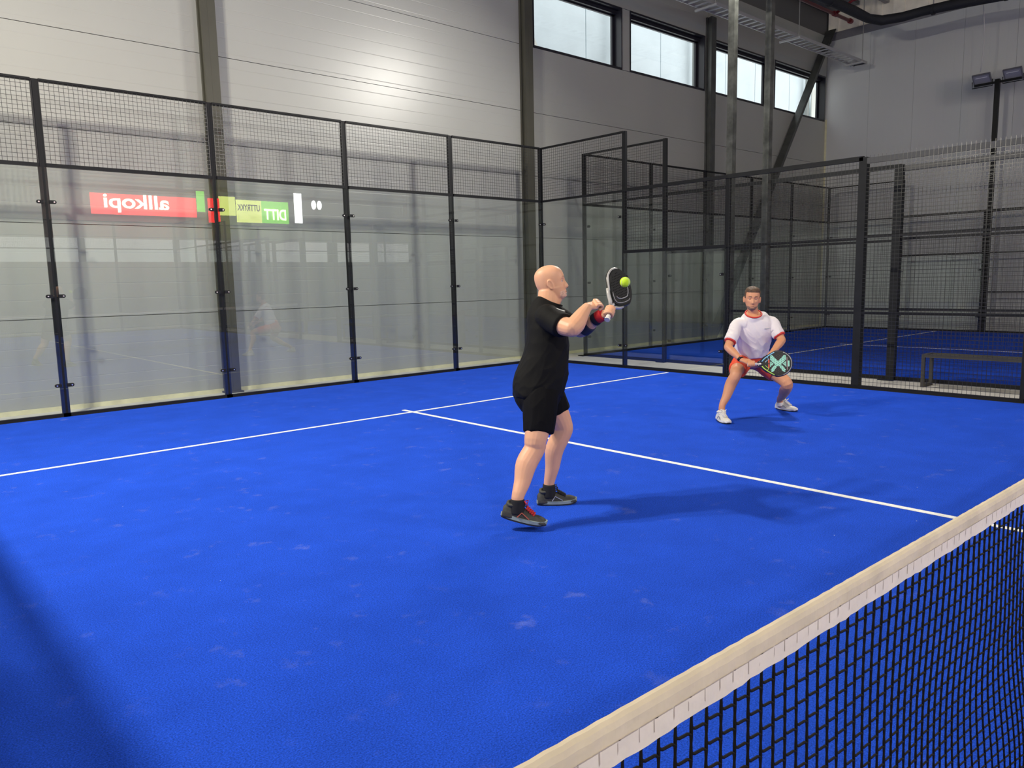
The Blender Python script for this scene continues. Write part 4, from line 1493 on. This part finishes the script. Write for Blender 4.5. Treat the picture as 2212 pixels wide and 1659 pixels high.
# ---- player in white
def player_white():
    root = empty('person', (7.38, 3.9, 0), 'dark-haired man in white T-shirt and red shorts crouching ready to play', 'person')
    F = V((-.75, -.66, 0)).normalized()
    Lr = V((.62, -.785, 0)).normalized()          # his left, to the right of the picture
    P = dict(rhip=(7.335, 4.005, .585), lhip=(7.530, 3.915, .580), rknee=(6.985, 3.870, .498), rank=(6.873, 3.952, .135), lknee=(7.570, 3.600, .362), lank=(7.880, 3.850, .108),
             rsh=(7.182, 3.978, 1.004), relb=(7.001, 3.977, .772), rwri=(6.975, 3.795, .650), rhand=(6.965, 3.712, .612),
             lsh=(7.448, 3.732, 1.018), lelb=(7.435, 3.601, .833), lwri=(7.235, 3.600, .715), lhand=(7.140, 3.615, .640))
    P = {k: V(v) for k, v in P.items()}
    T = [((7.440, 3.965, .565), .150, .115), ((7.438, 3.963, .609), .155, .118), ((7.419, 3.950, .662), .158, .112), ((7.396, 3.930, .736), .152, .105), ((7.375, 3.905, .824), .160, .105), ((7.345, 3.880, .942), .180, .108),
         ((7.330, 3.868, 1.010), .168, .090), ((7.325, 3.868, 1.058), .115, .072), ((7.312, 3.866, 1.100), .065, .055)]
    body = MB()
    loft(body, T, Lr, 26, 4, ex=.9)
    limb(body, [P['rhip'], P['rhip'].lerp(P['rknee'], .5) + V((0, 0, .005)), P['rhip'].lerp(P['rknee'], .88) + V((0, 0, .01)), P['rknee'] + V((0, 0, -.02)), P['rknee'].lerp(P['rank'], .32) - F * .03, P['rknee'].lerp(P['rank'], .65) - F * .014, P['rank'] + V((0, 0, .03)), P['rank'] - V((0, 0, .06))],
         [.090, .080, .066, .060, .060, .046, .034, .034], 18, 4, A=Lr)
    limb(body, [P['lhip'], P['lhip'].lerp(P['lknee'], .5), P['lhip'].lerp(P['lknee'], .88), P['lknee'] + V((0, 0, -.02)), P['lknee'].lerp(P['lank'], .32) - V((0, 0, .02)), P['lknee'].lerp(P['lank'], .65) - V((0, 0, .012)), P['lank'] + V((-.02, -.01, .02)), P['lank'] - V((0, 0, .05))],
         [.090, .078, .066, .060, .060, .046, .035, .034], 18, 4, A=Lr)
    limb(body, [P['rsh'], P['rsh'].lerp(P['relb'], .5), P['relb']], [.055, .049, .041], 16, 4)
    limb(body, [P['relb'], P['relb'].lerp(P['rwri'], .3), P['relb'].lerp(P['rwri'], .65), P['rwri']], [.041, .043, .034, .026], 16, 4)
    limb(body, [P['lsh'], P['lsh'].lerp(P['lelb'], .5), P['lelb']], [.055, .049, .041], 16, 4)
    limb(body, [P['lelb'], P['lelb'].lerp(P['lwri'], .3), P['lelb'].lerp(P['lwri'], .65), P['lwri']], [.041, .043, .034, .026], 16, 4)
    hF = (V((-.80, -.60, 0)) + V((0, 0, -.02))).normalized()
    B = basis(hF) @ Matrix.Rotation(-.05, 3, 'Y')
    C = V((7.236, 3.842, 1.278))
    s = .98
    loft(body, [((7.312, 3.872, 1.07), .070, .060), ((7.288, 3.860, 1.13), .055, .057), ((7.262, 3.860, 1.21), .054, .058)], Lr, 18, 4)
    nn = (V((0, 0, 1)) + F * .55).normalized()
    rc = V((7.280, 3.850, 1.114))
    loft(body, [(rc - nn * .03, .074, .072), (rc + nn * .003, .078, .077)], Lr, 20, 3, dome=.18, fixed=nn)
    hm = head_mb(B, C, s, heavy=-.03)
    body.add(hm.v, hm.f)
    ears(body, B, C, s)
    axr = (P['lhand'] - P['rhand'])
    axr = (CR * .985 + CU * .02 - CF * .15).normalized()
    hc = V((6.985, 3.690, .612))
    grip(body, hc, axr, P['rwri'], r=.015, thumb=1, span=.019)
    grip(body, hc + axr * .16 + CF * .02, axr, P['lwri'], r=.018, thumb=-1, span=.019)
    union(body, 'body', M['skin2'], root, voxel=.0042, smooth=3)
    face_bits(root, B, C, s, M['skin2'], M['irisb'], M['browd'], .0034)

    def hr(q):
        fr = max(0, min(1, (q.z - (.064 - .5 * abs(q.x) ** 1.0 * 0)) / .008)) if q.y > .02 else 1
        side = max(0, min(1, (q.z - (-.004 if q.y > -.02 else -.075 + .5 * max(0, q.y + .07))) / .01)) * max(0, min(1, (.046 - q.y) / .012))
        f_ = max(fr if q.y > .02 else 0, side if abs(q.x) > .03 or q.y < .02 else 0)
        top = max(0, min(1, (q.z - .05) / .05))
        n_ = noise.noise(V((q.x * 60, q.y * 30, q.z * 30))) * .004
        return q + q.normalized() * (-.005 + f_ * (.010 + .010 * top + n_))
    head_mb(B, C, s, heavy=-.03, fn=hr).build('hair', M['hair'], root, smooth=True)

    def st(q):
        f_ = max(0, min(1, (-.056 - q.z) / .03)) * max(0, min(1, (q.y - .0) / .03))
        f_ *= 1 - math.exp(-(q.x / .026) ** 2 - ((q.z + .080) / .012) ** 2)
        return q + V((q.x, q.y, q.z * .2)).normalized() * (-.0042 + .0052 * f_ + noise.noise(q * 160) * .0008)
    head_mb(B, C, s, heavy=-.03, fn=st).build('stubble', M['stubbled'], root, smooth=True)
    # shirt
    TS = [((7.412, 3.945, .684), .172, .128), ((7.396, 3.930, .736), .173, .124), ((7.373, 3.902, .824), .180, .122), ((7.342, 3.878, .942), .198, .124), ((7.328, 3.868, 1.015), .196, .110), ((7.328, 3.866, 1.062), .158, .098), ((7.318, 3.866, 1.082), .110, .078)]
    sh = MB()
    loft(sh, TS, Lr, 30, 4, ex=.88, dome=.06)
    loft(sh, [(tuple(rc - nn * .075), .130, .098), (tuple(rc - nn * .035), .112, .092), (tuple(rc - nn * .014), .094, .088), (tuple(rc - nn * .002), .087, .085)], Lr, 26, 4, dome=.03, fixed=nn)
    cuffs = []
    for a_, b_, sg in (('rsh', 'relb', 1), ('lsh', 'lelb', -1)):
        e = P[a_].lerp(P[b_], .72)
        loft(sh, [(P[a_] + Lr * sg * .09, .062, .068), (P[a_], .064, .068), (P[a_].lerp(P[b_], .4), .064, .068), (e, .062, .066)], (.3, .3, .6), 20, 4, dome=.06)
        cuffs.append((P[a_].lerp(P[b_], .70), P[a_].lerp(P[b_], .775)))
    D0 = V((7.15, 3.97, .93))
    union(sh, 'shirt', M['shirtw'], root, voxel=.0055, smooth=14, fn=wrinkle(10, .015, tuple(V((.25, -.2, -.5))), 2, lambda p: .25 + .75 * max(0, min(1, (1.02 - p.z) / .2))))
    for a_, b_ in cuffs:
        strap(root, 'red_cuff', M['redcloth'], a_, b_, .0600, .0605, A=(.3, .3, .6), flat=1.06)
    nn = (V((0, 0, 1)) + F * .55).normalized()
    fw_ = (F - nn * F.dot(nn)).normalized()
    cr = [rc + nn * .004 + Lr * (.083 * math.cos(2 * PI * i / 24)) + fw_ * (.084 * math.sin(2 * PI * i / 24)) for i in range(24)]
    MB().tube(cr, .0085, 8, closed=True).build('red_collar', M['redcloth'], root, smooth=True)
    # small print on the chest
    c0 = V((7.345, 3.880, .955)) + Lr * .085 + F * .126
    lg = MB()
    for k in range(6):
        lg.beam(c0 + Lr * (k * .011) + V((0, 0, k * .0016)), c0 + Lr * (k * .011 + .007) + V((0, 0, k * .0016 + .001)), .006, .007, up=tuple(F))
    lg.build('chest_print', M['greytrim'], root)
    # shorts
    so = MB()
    loft(so, [((7.405, 3.940, .715), .158, .114), ((7.425, 3.955, .675), .165, .120), ((7.435, 3.962, .620), .172, .128), ((7.440, 3.965, .570), .172, .122), ((7.43, 3.955, .53), .130, .09)], Lr, 26, 4, dome=.08)
    loft(so, [(P['rhip'], .102, .105), (P['rhip'].lerp(P['rknee'], .40), .098, .098), (P['rhip'].lerp(P['rknee'], .68), .092, .090)], Lr, 20, 4, dome=.06)
    loft(so, [(P['lhip'], .102, .105), (P['lhip'].lerp(P['lknee'], .35), .096, .096), (P['lhip'].lerp(P['lknee'], .58), .092, .090)], Lr, 20, 4, dome=.06)
    union(so, 'shorts', M['shortsr'], root, voxel=.0055, smooth=8, fn=wrinkle(9, .008, tuple(Lr), 5))
    # watch
    a, b = P['relb'].lerp(P['rwri'], .86), P['relb'].lerp(P['rwri'], .98)
    wt = strap(root, 'watch', M['black'], a, b, .031, .030)
    MB().ell(a.lerp(b, .5) + (CU * .026 - CF * .016), (.017, .017, .010), 12, 6).build('watch_dial', M['orangeprint'], wt)
    for an in ('rank', 'lank'):
        strap(root, 'sock', M['shoew'], P[an] + V((0, 0, -.020)), P[an] + V((0, 0, -.06)), .040, .042, A=tuple(Lr))
    ms = dict(out=M['soled'], mid=M['solew'], up=M['shoew'], lace=M['solew'], trim=M['greytrim'])
    shoe(root, (6.915, 4.035, .0), (6.760, 3.800, .0), P['rank'], ms, L=.285, side_u=1)
    shoe(root, (7.935, 3.935, .0), (7.890, 3.665, .0), P['lank'], ms, L=.285, side_u=1)
    racket(hc, axr, (CU * .99 + CR * -.02), 'black padel racket with mint X print held low by the man in white', 'mint', hoff=.05, b0=.018)
    return root


player_white()
